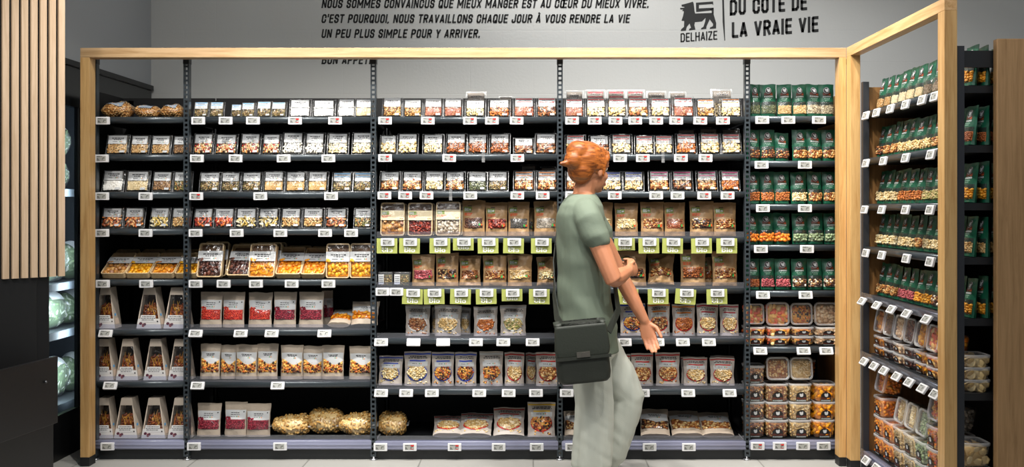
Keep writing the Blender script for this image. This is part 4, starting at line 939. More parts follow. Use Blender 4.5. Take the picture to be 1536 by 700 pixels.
for i, (x0, x1, yt, food, acc, tl) in enumerate(((565, 603, 535, 'macadamias', 'blue', -12), (604, 646, 527, 'macadamias', 'blue', -3), (646, 681, 528, 'fruit and nut mix', 'blue', -4), (681, 715, 528, 'fruit and nut mix', 'blue', -4), (718, 755, 527, 'fruit and nut mix', n, -4), (756, 787, 529, 'cashews', 'red', -5), (803, 841, 528, 'mixed nuts', 'red', -4))):
    a = '' if acc == n else '%s striped ' % acc
    put(3, 7, x0, x1, yt, nut_pouch(food, acc, i % 2), '%spouch of %s' % (a, food), tilt=tl, group='pale nut pouches')
put(3, 7, 788, 806, 529, nut_pouch('cashews', 'red', 0), 'red striped pouch of cashews', y=.14, layer='behind', group='pale nut pouches')
for x0, x1, yt, food, acc, tl, y in ((647, 694, 637, 'cashews', 'red', -66, .05), (686, 738, 632, 'cashews', 'red', -60, .05), (738, 788, 620, 'cashews', 'red', -40, .06), (790, 834, 606, 'fruit and nut mix', 'yellow', -14, .07)):
    put(3, 8, x0, x1, yt, nut_pouch(food, acc, int(x0) % 2), '%s striped pouch of %s%s' % (acc, food, ' lying back' if tl < -30 else ' standing'), tilt=tl, y=y, group='pale nut pouches')
# bay 4
packs(4, 1, (846, 877, 148, 'almond flakes', 'red'), (878, 911, 147, 'pale nuts', 'red'), (911, 941, 148, 'cashews', 'red'), (941, 975, 147, 'mixed nuts', 'red'), (975, 1008, 147, 'pale nuts', 'red'), (1009, 1044, 145, 'almond flakes', 'red'), (1045, 1075, 148, 'granola', 'orange'), (1081, 1115, 147, 'pale nuts', 'orange'))
packs(4, 1, (847, 877, 135, 'raisins', n), (878, 910, 134, 'brown pecans', 'darkred'), (911, 940, 134, 'corn nuts', 'darkred'), (940, 969, 134, 'granola', 'darkred'), (971, 1002, 136, 'dried cranberry mix', n), (1005, 1032, 137, 'brown pecans', n), (1069, 1103, 133, 'pale nuts', n), layer='behind', y=.15)
packs(4, 2, (847, 880, 202, 'pale nuts', 'red'), (883, 916, 203, 'brown pecans', n), (916, 950, 201, 'pale nuts', 'red'), (952, 983, 203, 'pale nuts', 'red'), (982, 1012, 203, 'pale nuts', 'red'), (1014, 1048, 200, 'orange almonds', 'red'), (1050, 1083, 200, 'macadamias', 'red'), (1083, 1115, 200, 'macadamias', 'red'))
packs(4, 2, (1017, 1046, 193, 'granola', n), (1050, 1080, 191, 'corn nuts', n), (1084, 1113, 192, 'corn nuts', n), layer='behind', y=.15)
packs(4, 3, (848, 872, 257, 'mixed nuts', n), (902, 935, 257, 'cashews', 'blue'), (935, 968, 257, 'cashews', 'blue'), (973, 1007, 256, 'mixed nuts', 'magenta'), (1008, 1042, 256, 'dark mixed nuts', 'magenta'), (1045, 1079, 256, 'mixed nuts', 'magenta'), (1081, 1113, 256, 'orange almonds', 'magenta'))
for i, (x0, x1, yt, food) in enumerate(((886, 921, 304, 'cashews'), (922, 959, 305, 'pale nuts'), (961, 998, 303, 'mixed nuts'), (997, 1030, 304, 'almond flakes'), (1035, 1073, 302, 'dark mixed nuts'), (1071, 1107, 304, 'mixed nuts'))):
    put(4, 4, x0, x1, yt, kraft_pouch(food, i % 2), 'brown kraft pouch of %s' % food, group='brown kraft pouches')
for i, (x0, x1, yt, food, tl, cr) in enumerate(((926, 972, 377, 'dark mixed nuts', -6, 1.4), (971, 1014, 384, 'mixed nuts', -26, 2.6), (1021, 1061, 374, 'hazelnuts', -4, 1), (1069, 1109, 377, 'mixed nuts', -4, 1))):
    put(4, 5, x0, x1, yt, kraft_pouch(food, i % 2, cr), 'brown kraft pouch of %s%s' % (food, ', slumped' if tl < -20 else ''), tilt=tl, group='brown kraft pouches', rz=-8 if i == 1 else None)
put(4, 5, 1055, 1072, 386, kraft_pouch('hazelnuts', 0), 'brown kraft pouch of hazelnuts', y=.16, layer='behind', group='brown kraft pouches')
for i, (x0, x1, yt, food, acc) in enumerate(((930, 970, 455, 'fruit and nut mix', 'blue'), (972, 1007, 454, 'dark mixed nuts', 'orange'), (1009, 1045, 457, 'orange almonds', 'orange'), (1046, 1080, 456, 'cashews', 'darkred'), (1081, 1111, 457, 'cashews', 'darkred'))):
    put(4, 6, x0, x1, yt, nut_pouch(food, acc, i % 2), '%s striped pouch of %s' % (acc.replace('darkred', 'dark red'), food), group='pale nut pouches')
for i, (x0, x1, yt, food, acc, tl) in enumerate(((842, 870, 530, 'mixed nuts', 'red', -4), (916, 947, 531, 'mixed nuts', 'red', -4), (947, 982, 530, 'mixed nuts', 'red', -4), (984, 1022, 529, 'mixed nuts', 'red', -4), (1026, 1064, 537, 'cashews', 'red', -7), (1066, 1105, 537, 'cashews', 'red', -7))):
    put(4, 7, x0, x1, yt, nut_pouch(food, acc, i % 2), 'red striped pouch of %s' % food, tilt=tl, group='pale nut pouches')
put(4, 7, 1022, 1060, 535, nut_pouch('cashews', 'red', 0), 'red striped pouch of cashews', y=.13, layer='behind', group='pale nut pouches'); put(4, 7, 1067, 1104, 534, nut_pouch('cashews', 'red', 1), 'red striped pouch of cashews', y=.13, layer='behind', group='pale nut pouches')
for x0, x1, yt, food, tl in ((846, 876, 626, 'dark mixed nuts', -45), (908, 950, 628, 'mixed nuts', -60), (961, 1008, 625, 'dark mixed nuts', -52), (1008, 1058, 632, 'mixed nuts', -66), (1054, 1105, 633, 'mixed nuts', -66)):
    put(4, 8, x0, x1, yt, mix_pouch(food, int(x0) % 3), 'pale pouch of %s lying back' % food, tilt=tl, y=.05, group='pale mix pouches lying on the bottom shelf')
# bay 5
for row, yt, xs, foods in ((1, 127, ((1126, 1143), (1142, 1167), (1167, 1190), (1190, 1213), (1211, 1236), (1230, 1254)), ('pumpkin seeds', 'pumpkin seeds', 'pine nuts', 'pine nuts', 'sunflower seeds', 'sunflower seeds')),
                           (2, 195, ((1122, 1142), (1142, 1165), (1164, 1186), (1190, 1214), (1212, 1236), (1235, 1257)), ('dark mixed nuts', 'dark mixed nuts', 'dark mixed nuts', 'mixed nuts', 'mixed nuts', 'mixed nuts')),
                           (3, 258, ((1122, 1142), (1142, 1164), (1163, 1187), (1188, 1213), (1213, 1236), (1236, 1258)), ('orange almonds', 'orange almonds', 'orange almonds', 'pale nuts', 'mixed nuts', 'mixed nuts')),
                           (4, 320, ((1120, 1140), (1139, 1163), (1162, 1187), (1190, 1214), (1213, 1238), (1238, 1259)), ('orange crackers', 'orange crackers', 'orange crackers', 'green wasabi nuts', 'green wasabi nuts', 'green wasabi nuts')),
                           (5, 388, ((1120, 1142), (1142, 1164), (1164, 1188), (1189, 1213), (1213, 1236), (1236, 1258)), ('brown almonds', 'pink peanuts', 'pink peanuts', 'chocolate nut mix', 'chocolate nut mix', 'chocolate nut mix'))):
    for i, ((x0, x1), food) in enumerate(zip(xs, foods)):
        put(5, row, x0, x1, yt+(5 if (row, i) in ((2, 2),) else 0), nut_bag(food, i % 2), 'green bag of %s' % food, group='green bags on the shelves')
def tub(sec, row, loc, food, h, look, order, layer='', tilt=0, rz=0, s=1.0, hs=1.0):
    nmz = 'deep' if h > .06 else 'shallow'
    return place(snack_tub(food, h), loc, s, s, hs, tilt, rz, 0, look or '%s clear tub of %s' % (nmz, food), sec, row, order, layer, group='clear tubs on the shelves')
z6, z7 = SZ['C'][5]+.001, SZ['C'][6]+.001
for x0, x1, food in ((1117, 1149, 'candied fruit'), (1151, 1187, 'candied fruit'), (1188, 1222, 'fruit and nut mix'), (1224, 1260, 'ginger cubes')):
    xc = PX((x0+x1)/2, .05); hh = .049; s = (x1-x0)/278/.124
    tub(5, 6, (xc, .103, z6), food, .05, None, x0, 'lower layer', s=s, hs=.98); tub(5, 6, (xc+.001, .103, z6+hh+.0005), food, .05, None, x0, 'second layer', s=s, hs=.98)
    tub(5, 6, (xc, .13, z6+2*hh+.063), food, .05, 'tub of %s facing out' % food, x0, 'top layer', tilt=84, s=s)
cols = ((1117, 1149, 'dark mixed nuts', 4), (1148, 1184, 'mixed nuts', 3), (1184, 1219, 'cashews', 3), (1219, 1254, 'yellow corn puffs', 3))
LY = ('bottom layer', 'second layer', 'third layer', 'fourth layer')
for x0, x1, food, nl in cols:
    xc = PX((x0+x1)/2, .05); s = (x1-x0)/278/.1235; hh = .0975
    for k in range(nl): tub(5, 7, (xc+(.008 if food == 'yellow corn puffs' and k else 0), .103, z7+k*hh), food, .0965, None, x0, LY[k], s=s*.985)
    if food in ('mixed nuts', 'cashews'): tub(5, 7, (xc+.008, .16, z7+3*hh+.062), food, .0965, 'tub of %s facing out' % food, x0, 'top layer', tilt=80, s=s*.98)
tub(5, 7, (PX(1212, .2), .30, z7+3*.0975), 'orange crackers', .0965, 'deep tub of orange crackers', 1200, 'behind')
# side unit
def side_bag(row, i, food, dx=0, layer='', n_=None):
    y = -.262-.0945*i
    place(nut_bag(food, i % 2), (SX+.075+dx, y, SZ['C'][row-1]+.001), 1.06, 1, .98+rng.uniform(-.03, .03), -6 if not dx else 0, -90+rng.uniform(-4, 4), 0, 'green bag of %s' % food, 'S', row, i+(0 if not dx else 20+dx*100), layer, group='green bags on the shelves')
SB = {1: ['oat flakes', 'oat flakes', 'flour', 'flour', 'cream meal', 'cream meal', 'grey meal', 'grey meal', 'white flour', 'white flour', 'corn nuts'],
      2: ['dark mixed nuts', 'mixed nuts', 'mixed nuts', 'cashews', 'cashews', 'cashews', 'cashews', 'mixed nuts', 'mixed nuts', 'mixed nuts', 'brown almonds'],
      3: ['pale nuts', 'pale nuts', 'pale nuts', 'orange almonds', 'orange almonds', 'orange almonds', 'pistachios', 'pistachios', 'mixed nuts', 'mixed nuts', 'corn nuts'],
      4: ['macadamias', 'macadamias', 'macadamias', 'pale nuts', 'pale nuts', 'mixed nuts', 'pale nuts', 'pale nuts', 'mixed nuts', 'mixed nuts', 'tan chips'],
      5: ['mixed nuts', 'mixed nuts', 'mixed nuts', 'pink peanuts', 'pink peanuts', 'corn nuts', 'corn nuts', 'chocolate nut mix', 'chocolate nut mix', 'chocolate nut mix', 'corn nuts']}
for row, fs in SB.items():
    for i, food in enumerate(fs): side_bag(row, i, food)
    for k in (1, 2): side_bag(row, 10, fs[10], .058*k, 'behind')
SC6 = ['orange slices', 'raisins', 'ginger cubes', 'dark dates', 'mango strips', 'candied fruit', 'apricots', 'round crackers']
for i, food in enumerate(SC6):
    y = -.285-.127*i
    for k in (0, 1): tub('S', 6, (SX+.097, y, z6+k*.0495), food, .05, None, i, ('lower layer', 'second layer')[k], rz=-90, s=.98, hs=.98)
    if i < 7: tub('S', 6, (SX+.125, y, z6+.161), food, .0965, 'tub of %s facing out' % food, i, 'top layer', tilt=80, rz=-90, s=.96, hs=.8)
    else:
        for k in (2,): tub('S', 6, (SX+.097, y, z6+k*.0495), food, .05, None, i, 'top layer', rz=-90, s=.98, hs=.98)
SC7 = ['orange crackers', 'orange crackers', 'cashews', 'pale nuts', 'green wasabi nuts', 'red crisps', 'grey crisps', 'round crackers']
for i, food in enumerate(SC7):
    y = -.285-.127*i
    nl = 2 if food in ('cashews', 'pale nuts', 'green wasabi nuts') else 3
    if i == 1: nl = 2
    for k in range(nl): tub('S', 7, (SX+.097, y, z7+k*.0975), food, .0965, None, i, LY[k], rz=-90, s=.985)
    if i not in (1, 7): tub('S', 7, (SX+.15, y, z7+nl*.0975+.061), food, .0965, 'tub of %s facing out' % food, i, 'top layer', tilt=78, rz=-90, s=.97)

# clear hanging strips clipped over three shelf edges
for px, row, sec, ln in ((725, 2, 3, .028), (676, 3, 3, .032), (994.5, 2, 4, .030)):
    m = MB(); z = 0; w = .008
    for y0_, z0_, z1_ in ((-.006, -ln-.014, .07),): m.box(-w, w, y0_-.0012, y0_, z0_, z1_)
    m.box(-w, w, -.012, -.006, -ln-.016, -ln-.013); m.box(-w, w, -.012, -.0108, -ln-.016, -ln+.004); m.box(-w, w, -.0072, .02, .0688, .07)
    o = m.build('hanging_strip', M_TUB); o.location = (PX(px, -.006), 0, SZ[SEC_ROWS[sec]][row-1]); tag(o, None, 'strip', 'clear hanging strips on shelf edges')
    ITEMS.append(dict(o=o, look='clear plastic hanging strip', sec=sec, row=row, order=px, layer='edge'))
# ------------------------------------------------------------------ price labels and bio signs
def labels(sec, row, xs, red=(), tilt=0, blank=(), y=-.004, drop=.022, down=0):
    z = SZ[SEC_ROWS[sec]][row-1]-drop-down
    for i, x in enumerate(xs):
        p = price_label(x in red, x in blank)
        place(p, (PX(x, y), y-.001, z), 1, 1, 1, tilt, rng.uniform(-1, 1), rng.uniform(-.8, .8), ('blank white price label' if x in blank else 'white price label with red print' if x in red else 'white price label'), sec, row, x, 'edge', group='shelf edge price labels')
labels(1, 1, (155,)); labels(1, 2, (153.5,)); labels(1, 3, (154, 219)); labels(1, 4, (154, 219)); labels(1, 5, (155, 220)); labels(1, 6, (159,), tilt=-28); labels(1, 7, (166,), tilt=-28); labels(1, 8, (162,), drop=.03)
r1 = (298, 339, 380, 443, 503); labels(2, 1, r1, red=(443, 503)); labels(2, 2, (296, 354, 426, 493)); labels(2, 3, (295, 391, 497), red=(295,)); labels(2, 4, (294, 355.5, 421, 488, 527)); labels(2, 5, (294, 336, 384.5, 438, 493)); labels(2, 6, (294, 361.5, 408, 487), tilt=-28); labels(2, 7, (297, 417), tilt=-28); labels(2, 8, (291.5, 420.6), drop=.03)
a = (578, 642, 705, 738, 775); labels(3, 1, a, red=a); a = (578, 674, 776); labels(3, 2, a, red=a); a = (577, 608, 640, 705.5, 776, 814); labels(3, 3, a, red=(577, 608, 640, 776, 814))
b3 = (581.6, 615.6, 661, 696, 733, 771.5, 813); labels(3, 4, b3, y=-.010, drop=.0275); b35 = (620, 652, 692, 730, 769, 810); labels(3, 5, (574, 595)); labels(3, 5, b35, y=-.010, drop=.0275)
labels(3, 6, (572, 620.5, 665, 714, 755, 799), tilt=-22, blank=(620.5, 665)); labels(3, 7, (572, 609.5, 648, 719, 763, 804), tilt=-22); labels(3, 8, (571, 615, 682, 748, 805), red=(615, 682), drop=.03)
a = (858, 892, 923, 952.6, 984, 1014, 1050, 1084); labels(4, 1, a, red=a); a = (930, 964, 1021, 1058); labels(4, 2, a, red=a[1:]); a = (858, 922, 984, 1016, 1056, 1091); labels(4, 3, a, red=(922, 1056, 1091))
b4 = (937.6, 974, 1010, 1053, 1091); labels(4, 4, b4, y=-.010, drop=.0275); b45 = (943, 988, 1030, 1076); labels(4, 5, b45, y=-.010, drop=.0275)
labels(4, 6, (937, 986, 1024, 1063), tilt=-22); labels(4, 7, (850, 936, 964, 1032, 1094), tilt=-22); labels(4, 8, (858, 974, 1033), drop=.03)
labels(5, 1, (1143, 1182, 1228)); labels(5, 2, (1142, 1207)); labels(5, 3, (1144, 1207)); labels(5, 4, (1141, 1210)); labels(5, 5, (1144, 1208), tilt=-12); labels(5, 6, (1140, 1205, 1239), tilt=-25); labels(5, 7, (1136, 1169, 1204, 1235), red=(1136, 1169), drop=.028)
for sec, row, xs in ((3, 4, b3), (3, 5, b35), (4, 4, b4), (4, 5, b45)):
    z = SZ['B'][row-1]
    for i, x in enumerate(xs):
        short = x in (696, 937.6, 769)
        place(bio_sign(), (PX(x-1, -.006), -.0065, z-.008), 1, 1, .8 if short else 1.0, 0, rng.uniform(-1, 1), rng.uniform(-1.5, 1.5) if x != 1030 else 4, 'lime green Bio sign', sec, row, x, 'edge', group='lime green organic signs')
for row, xs in ((1, (1300, 1316, 1337, 1360, 1385, 1404)), (2, (1300, 1326.5, 1360, 1398)), (3, (1298, 1324, 1360, 1397)), (4, (1300, 1324, 1361, 1397)), (5, (1294, 1316, 1338, 1361, 1391)), (6, (1297, 1312, 1327, 1346, 1365, 1385, 1404)), (7, (1300, 1315, 1335, 1356, 1378, 1400))):
    for i, x in enumerate(xs):
        X_ = SX-.022 if row < 5 else SX-.03; y = F*X_/(x-800)-D
        place(price_label(), (X_, y, SZ['C'][row-1]-(.03 if row < 7 else .02)), 1, 1, 1, -14 if row < 5 else -35, -90, 0, 'white price label', 'S', row, i, 'edge', group='shelf edge price labels')

# ------------------------------------------------------------------ the woman walking past
YP = -.50; SP = F/(D+YP)                       # she walks half a metre in front of the shelves
def W3(px, py, dy=0.0): return Vector(((px-800)/SP, YP+dy, CZ+(312-py)/SP))
def solid(name, m, voxel, smooth, mats, parent, folds=None, recolor=None):
    """union of the shapes in m as one continuous smooth surface"""
    o = m.build(name, mats, None)
    q = o.modifiers.new('r', 'REMESH'); q.mode = 'VOXEL'; q.voxel_size = voxel; q.use_smooth_shade = True
    q = o.modifiers.new('s', 'SMOOTH'); q.iterations = smooth; q.factor = .5
    bpy.context.view_layer.update(); me = bpy.data.meshes.new_from_object(o.evaluated_get(bpy.context.evaluated_depsgraph_get()))
    bpy.data.objects.remove(o); me.name = name
    if folds:
        f = folds; no = [v.normal.copy() for v in me.vertices]
        for v, n_ in zip(me.vertices, no): v.co += n_*f(v.co)
        me.update()
    me.materials.clear()
    for x in mats: me.materials.append(x)
    me.polygons.foreach_set('material_index', [0]*len(me.polygons))
    for p in me.polygons: p.use_smooth = True
    ob = bpy.data.objects.new(name, me); COL.objects.link(ob)
    if parent:
        me.transform(Matrix.Translation(-parent.location)); ob.parent = parent
    return ob
SKIN = mat('skin', '#c98a66', .5, bump=(180, .06), var=(9, '#bf7c5a'))
pr = empty('person', (.27, YP, 0)); tag(pr, 'red haired person in a sage t-shirt and pale trousers walking past the shelves', 'person')
b = MB()
def ringE(px, py, rx, ry, n=24, tx=0.0): c = W3(px, py); return [c+Vector((rx/SP*math.cos(a), ry*math.sin(a), tx*math.cos(a))) for a in [2*math.pi*i/n for i in range(n)]]
b.loft([ringE(*r_) for r_ in ((876, 286, 13, .045), (874, 296, 19, .085), (873, 306, 26, .15), (872, 322, 30, .172), (873, 350, 33, .17), (875, 400, 32, .145), (877, 440, 32, .138), (880, 470, 36, .16), (882, 500, 37, .168), (882, 520, 33, .15))])
# legs, knees and feet
def leg(hip, knee, ank, toe, dy):
    b.tube([W3(*hip, dy*.9), W3(*knee, dy), W3(*ank, dy)], [.083, .055, .036]); a = W3(*ank, dy); t_ = W3(*toe, dy)
    b.tube([a+Vector((-.02, 0, -.035)), a.lerp(t_, .6)+Vector((0, 0, -.02)), t_], [(.036, .034), (.036, .026), (.026, .016)])
leg((880, 480), (888, 596), (884, 706), (928, 724), -.085)
leg((884, 480), (944, 596), (908, 704), (938, 722), .085)
# neck and head
b.tube([W3(874, 300), W3(880, 268)], [.055, .05])
hc = W3(885, 253); HR = Matrix.Rotation(R(42), 3, 'Z') @ Matrix.Rotation(R(6), 3, 'Y')
def H(x, y, z): return hc+HR @ Vector((x, y, z))
def hell(c, r, q=(16, 10)): b.ell(H(*c), r, HR, 0, q)
hell((-.012, 0, .022), (.096, .074, .088), (28, 18)); hell((.030, 0, -.045), (.058, .056, .066)); hell((.058, 0, -.092), (.024, .028, .018)); hell((.05, 0, .03), (.045, .06, .045))
b.tube([H(.084, 0, .012), H(.108, 0, -.026)], [.009, .014], n=10); hell((.100, 0, -.03), (.012, .017, .010)); hell((.088, 0, -.060), (.010, .024, .007)); hell((.086, 0, -.071), (.010, .021, .007))
for s in (-1, 1):
    hell((.072, s*.030, .022), (.02, .02, .008)); hell((-.004, s*.074, -.012), (.016, .010, .032)); hell((.055, s*.038, -.03), (.026, .022, .026))
# arms and hands
def hand(Wp, d, a, nrm, m, curl=1.0, thumb=1):
    d = d.normalized(); a = (a-d*a.dot(d)).normalized(); nrm = nrm-d*nrm.dot(d)-a*nrm.dot(a); nrm.normalize()
    m.tube([Wp-d*.01, Wp+d*.035, Wp+d*.078], [(.022, .018), (.036, .016), (.040, .013)] if abs((d.cross(Vector((0, 1, 0)))).dot(a)) < 2 else [], n=14)
    for k, (off, ln, r_) in enumerate(((.028, .94, .0088), (.0095, 1.05, .009), (-.0095, 1.0, .0088), (-.027, .8, .0078))):
        p = Wp+d*(.080-abs(off)*.25)+a*off; pts = [p-d*.02, p]; ang = 0
        for l, t_ in ((.042*ln, 22), (.027*ln, 38), (.021*ln, 30)):
            ang += t_*curl; v = d*math.cos(R(ang))+nrm*math.sin(R(ang)); p = p+v*l; pts.append(p)
        m.tube(pts, [r_, r_*1.05, r_, r_*.92, r_*.8], n=10)
    p = Wp+d*.022+a*.024*thumb; v1 = (d*.65+a*.62*thumb+nrm*.35).normalized(); v2 = (d*.9+a*.15*thumb+nrm*.35).normalized()
    m.tube([p-v1*.01, p+v1*.036, p+v1*.036+v2*.03, p+v1*.036+v2*.054], [.014, .0115, .0105, .0085], n=10)
rs, re_, rw = W3(880, 327, -.175), W3(914, 414, -.225), W3(941, 405, -.045)
b.tube([rs, rs.lerp(re_, .45), re_, re_.lerp(rw, .35), rw], [.056, .047, .040, .041, .026])
hand(rw, rw-re_, Vector((.1, 0, 1)), Vector((-1, .3, 0)), b, 1.25, .45)
ls, le, lw = W3(890, 328, .17), W3(938, 420, .215), W3(973, 488, .16)
b.tube([ls, ls.lerp(le, .45), le, le.lerp(lw, .35), lw], [.054, .046, .039, .040, .025])
hand(lw, lw-le+Vector((-.04, 0, -.05)), Vector((1, 0, .4)), Vector((-.15, -1, -.1)), b, .55)
solid('body', b, .0042, 3, [SKIN], pr)
ey = [MB(), MB()]
for s, m in zip((-1, 1), ey):
    m.ell(H(.072, s*.031, .010), (.0125, .0125, .0125), HR, 0, (16, 10)); m.ell(H(.0835, s*.0315, .010), (.003, .006, .006), HR, 1, (8, 6)); shifted(m, -Vector(pr.location)).build('eye', [mat('eye white', '#e8e4de', .3), mat('iris', '#4a3626', .3)], pr)
m = MB(); m.ell(H(.0945, 0, -.064), (.007, .023, .0085), HR, 0, (16, 10)); shifted(m, -Vector(pr.location)).build('lips', mat('lips', '#b0605a', .45), pr)
for s in (-1, 1):
    m = MB(); m.tube([H(.088, s*.018, .036), H(.086, s*.034, .041), H(.074, s*.05, .036)], [.0035, .004, .0025], n=8); shifted(m, -Vector(pr.location)).build('eyebrow', mat('brow', '#7a4420', .6), pr)
# hair: swept up, with a loose bun and a short tail at the back
def hair_mat():
    m = mat('auburn hair', '#a9581d', .42); nt = m.node_tree; b_ = nt.nodes['Principled BSDF']; tc = N(nt, 'ShaderNodeTexCoord'); mp = N(nt, 'ShaderNodeMapping'); mp.inputs['Scale'].default_value = (5, 30, 46)
    nt.links.new(tc.outputs['Object'], mp.inputs['Vector']); nz = N(nt, 'ShaderNodeTexNoise', Scale=2.0, Detail=5.0, Distortion=.6); nt.links.new(mp.outputs[0], nz.inputs['Vector'])
    rp = N(nt, 'ShaderNodeValToRGB'); e = rp.color_ramp.elements; e[0].position = .32; e[0].color = srgb('#63300f'); e[1].position = .7; e[1].color = srgb('#bb6a2a'); nt.links.new(nz.outputs['Fac'], rp.inputs[0]); nt.links.new(rp.outputs[0], b_.inputs['Base Color'])
    bp = N(nt, 'ShaderNodeBump', Strength=.3, Distance=.004); nt.links.new(nz.outputs['Fac'], bp.inputs['Height']); nt.links.new(bp.outputs['Normal'], b_.inputs['Normal'])
    return m
h = MB()
def hh(c, r): h.ell(H(*c), r, HR, 0, (28, 18))
hh((-.030, 0, .038), (.096, .084, .090)); hh((.020, 0, .070), (.070, .070, .046)); hh((-.062, 0, -.010), (.058, .066, .070)); hh((.060, .0, .078), (.036, .058, .026))
hh((-.088, 0, .070), (.056, .058, .052)); hh((-.112, .0, .026), (.044, .046, .046)); hh((-.05, 0, .096), (.055, .055, .03)); hh((.0, -.062, .02), (.045, .026, .05)); hh((.0, .062, .02), (.045, .026, .05))
h.tube([H(-.11, 0, .035), H(-.15, .01, .005), H(-.185, .015, .0)], [.028, .018, .006], n=12)
for s in (-1, 1): h.tube([H(.045, s*.066, .06), H(.015, s*.078, .02), H(.012, s*.080, -.035)], [.016, .012, .005], n=10)
solid('hair', h, .005, 9, [hair_mat()], pr, folds=lambda c: .002*noise.noise(Vector((c.x*22, c.y*60, c.z*60)))+.0012)
# t-shirt
t = MB()
t.loft([ringE(*r_) for r_ in ((874, 291, 19, .085), (873, 298, 26, .13), (872, 308, 32, .172), (871, 322, 35, .192), (872, 350, 37, .19), (874, 400, 37, .168), (877, 440, 39, .165), (880, 480, 43, .183), (882, 505, 45, .192), (883, 526, 46, .196))])
t.tube([W3(876, 316, -.13), W3(881, 330, -.182), W3(892, 354, -.198)], [.068, .066, .064], n=18); t.tube([W3(884, 316, .13), W3(892, 332, .18), W3(906, 354, .195)], [.068, .066, .064], n=18)
def shirt_fold(c):
    z = (c.z-.65)/.7
    return .006*noise.noise(Vector((c.x*7+3, c.y*7, c.z*5)))+.005*noise.noise(Vector((c.x*16, c.y*10, c.z*9+c.x*14)))+.004*math.sin(c.z*38+c.x*24+noise.noise(c*8)*3)*(.4+.6*(1-z))
solid('t_shirt', t, .007, 4, [mat('sage cotton', '#717d6d', .8, bump=(260, .12), var=(5, '#6a7666'))], pr, folds=shirt_fold)
# wide pale trousers
q = MB()
q.loft([ringE(*r_) for r_ in ((880, 470, 37, .165), (882, 505, 41, .182), (884, 530, 42, .185))])
def trouser(hip, knee, hem, dy, r0, r1, r2): q.tube([W3(*hip, dy*.85), W3(*hip, dy*.85).lerp(W3(*knee, dy), .5), W3(*knee, dy), W3(*knee, dy).lerp(W3(*hem, dy), .5), W3(*hem, dy)], [r0, (r0+r1)/2, r1, (r1+r2)/2, r2], n=24)
trouser((882, 500), (890, 598), (886, 688), -.085, .102, .090, .094); trouser((886, 500), (944, 600), (914, 684), .085, .104, .090, .092)
def tr_fold(c): return .009*noise.noise(Vector((c.x*16, c.y*16, c.z*2.2)))+.004*noise.noise(Vector((c.x*34, c.y*34, c.z*5)))+.003*noise.noise(Vector((c.x*6, c.y*6, c.z*26+c.x*20)))
solid('trousers', q, .008, 4, [mat('pale linen', '#c3c7bd', .85, bump=(240, .12), var=(6, '#b9bdb2'))], pr, folds=tr_fold)
for ank, toe, dy in (((884, 706), (928, 724), -.085), ((908, 704), (938, 722), .085)):
    m = MB(); a = W3(*ank, dy); t_ = W3(*toe, dy); m.tube([a+Vector((-.03, 0, -.055)), a.lerp(t_, .55)+Vector((0, 0, -.022)), t_+Vector((.01, 0, -.002))], [(.044, .040), (.046, .036), (.036, .026)], n=16)
    m.box(a.x-.07, t_.x+.035, YP+dy-.042, YP+dy+.042, max(.004, min(a.z, t_.z)-.055), max(.024, min(a.z, t_.z)-.02))
    solid('shoe', m, .006, 4, [mat('white canvas shoe', '#d9d8d2', .6)], pr)
# shoulder bag on her near hip
hb = empty('shoulder_bag', tuple(W3(872, 556, -.27))); tag(hb, 'dark olive flap bag hanging at the hip of the walking person', 'bag'); hb.rotation_euler = (0, R(-5), R(4))
OLV = mat('dark olive leather', '#262a23', .62, bump=(120, .1)); OLV2 = mat('olive flap leather', '#2a2f27', .6, bump=(120, .1))
def rbox(m, w, d, z0, z1, y, rad, mi=0, topk=.92):
    R_ = lambda k, z: [Vector((p.x, p.y+y, z)) for p in rrect(w*k, d, min(rad, d*.48), 0)]
    m.loft([R_(.86, z0), R_(.96, z0+.012), R_(1, z0+.04), R_(.98, (z0+z1)/2), R_(topk, z1-.012), R_(topk*.95, z1)], mi)
m = MB(); rbox(m, .245, .085, 0, .25, 0, .03); m.build('bag_body', OLV, hb)
m = MB(); rbox(m, .25, .03, .115, .262, -.036, .012, topk=.94); rbox(m, .235, .095, .235, .268, .0, .03); m.build('flap', OLV2, hb)
m = MB(); m.box(-.125, .125, -.053, -.050, .108, .122); m.build('flap_edge', OLV, hb)
m = MB(); m.box(-.03, .03, -.058, -.050, .118, .142); m.box(-.008, .008, -.062, -.056, .12, .14); m.build('clasp', mat('brushed clasp', '#9a948a', .3, .9), hb)
st = MB(); inv5 = (Matrix.Translation(hb.location) @ hb.rotation_euler.to_matrix().to_4x4()).inverted()
path = [W3(906, 486, -.27), W3(922, 458, -.20), W3(919, 420, -.10), W3(913, 370, .0), W3(902, 325, .09), W3(884, 294, .13), W3(856, 308, .12), W3(840, 345, .11), W3(832, 395, .06), W3(831, 440, -.03), W3(834, 470, -.16), W3(843, 482, -.26)]
pts = [inv5 @ p for p in path]; rings = []
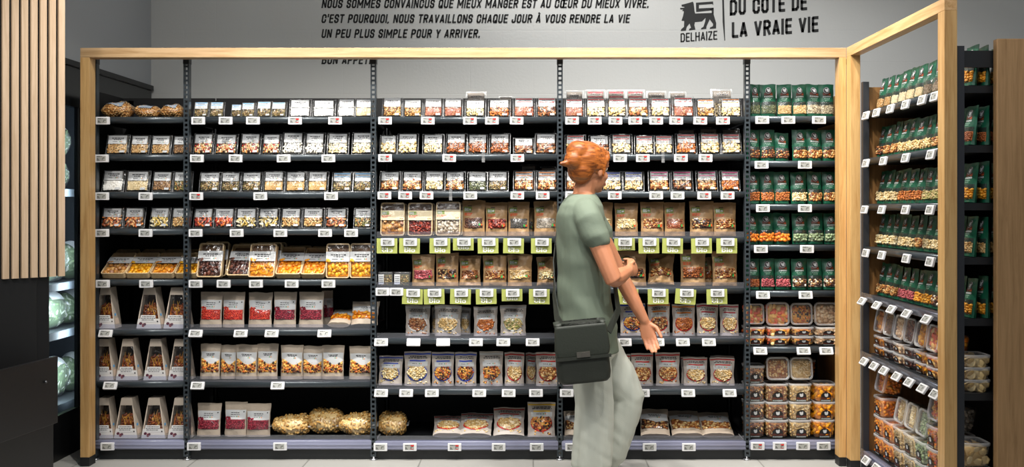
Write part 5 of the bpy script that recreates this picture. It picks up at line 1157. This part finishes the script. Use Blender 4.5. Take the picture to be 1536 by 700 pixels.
for i, p in enumerate(pts):
    t_ = (pts[min(i+1, len(pts)-1)]-pts[max(i-1, 0)]).normalized(); out_ = Vector((p.x-pts[5].x*.2, p.y-.3, 0)).normalized(); sd = t_.cross(out_).normalized(); ou = sd.cross(t_)
    rings.append([p+sd*.016+ou*.003, p-sd*.016+ou*.003, p-sd*.016-ou*.003, p+sd*.016-ou*.003])
st.loft(rings, 0, smooth=False); st.build('strap', OLV, hb)

# ------------------------------------------------------------------ labels that single each thing out
ORD = ('first', 'second', 'third', 'fourth', 'fifth', 'sixth', 'seventh', 'eighth', 'ninth', 'tenth', 'eleventh', 'twelfth', 'thirteenth', 'fourteenth')
BAYN = {1: 'narrow first bay', 2: 'second bay', 3: 'third bay', 4: 'fourth bay', 5: 'corner bay', 'S': 'side unit'}
def shelf_name(sec, row):
    last = 7 if sec in (5, 'S') else 8
    return 'top' if row == 1 else 'bottom' if row == last else ORD[row-1]
groups = {}
CN = {}
for key in ((5, 6), (5, 7), ('S', 6), ('S', 7)):
    os_ = sorted({round(i['order']) for i in ITEMS if (i['sec'], i['row']) == key and i['layer'] not in ('edge', 'behind', '')})
    for k, v in enumerate(os_): CN[key+(v,)] = ORD[k]
for it in ITEMS:
    if it['sec'] is None or it['look'] is None: continue
    kind = it['o'].name.split('.')[0]
    groups.setdefault((it['sec'], it['row'], it['layer'], kind if it['layer'] == 'edge' else ''), []).append(it)
for (sec, row, layer, k_), its in groups.items():
    its.sort(key=lambda i: i['order'])
    for i, it in enumerate(its):
        pos = 'only one' if len(its) == 1 else ORD[i]+' from left'
        sh = shelf_name(sec, row)
        if layer == 'edge': s = '%s, %s, %s shelf edge, %s' % (it['look'], pos, sh, BAYN[sec])
        elif layer == 'behind': s = '%s behind, %s, %s shelf, %s' % (it['look'], pos, sh, BAYN[sec])
        elif layer: s = '%s, %s, %s column, %s shelf, %s' % (it['look'], layer, CN.get((sec, row, round(it['order'])), 'only'), sh, BAYN[sec])
        else: s = '%s, %s, %s shelf, %s' % (it['look'], pos, sh, BAYN[sec])
        it['o']['label'] = s
for root, kids, c in PROTO.values():
    for k in kids: bpy.data.objects.remove(k)
    bpy.data.objects.remove(root)
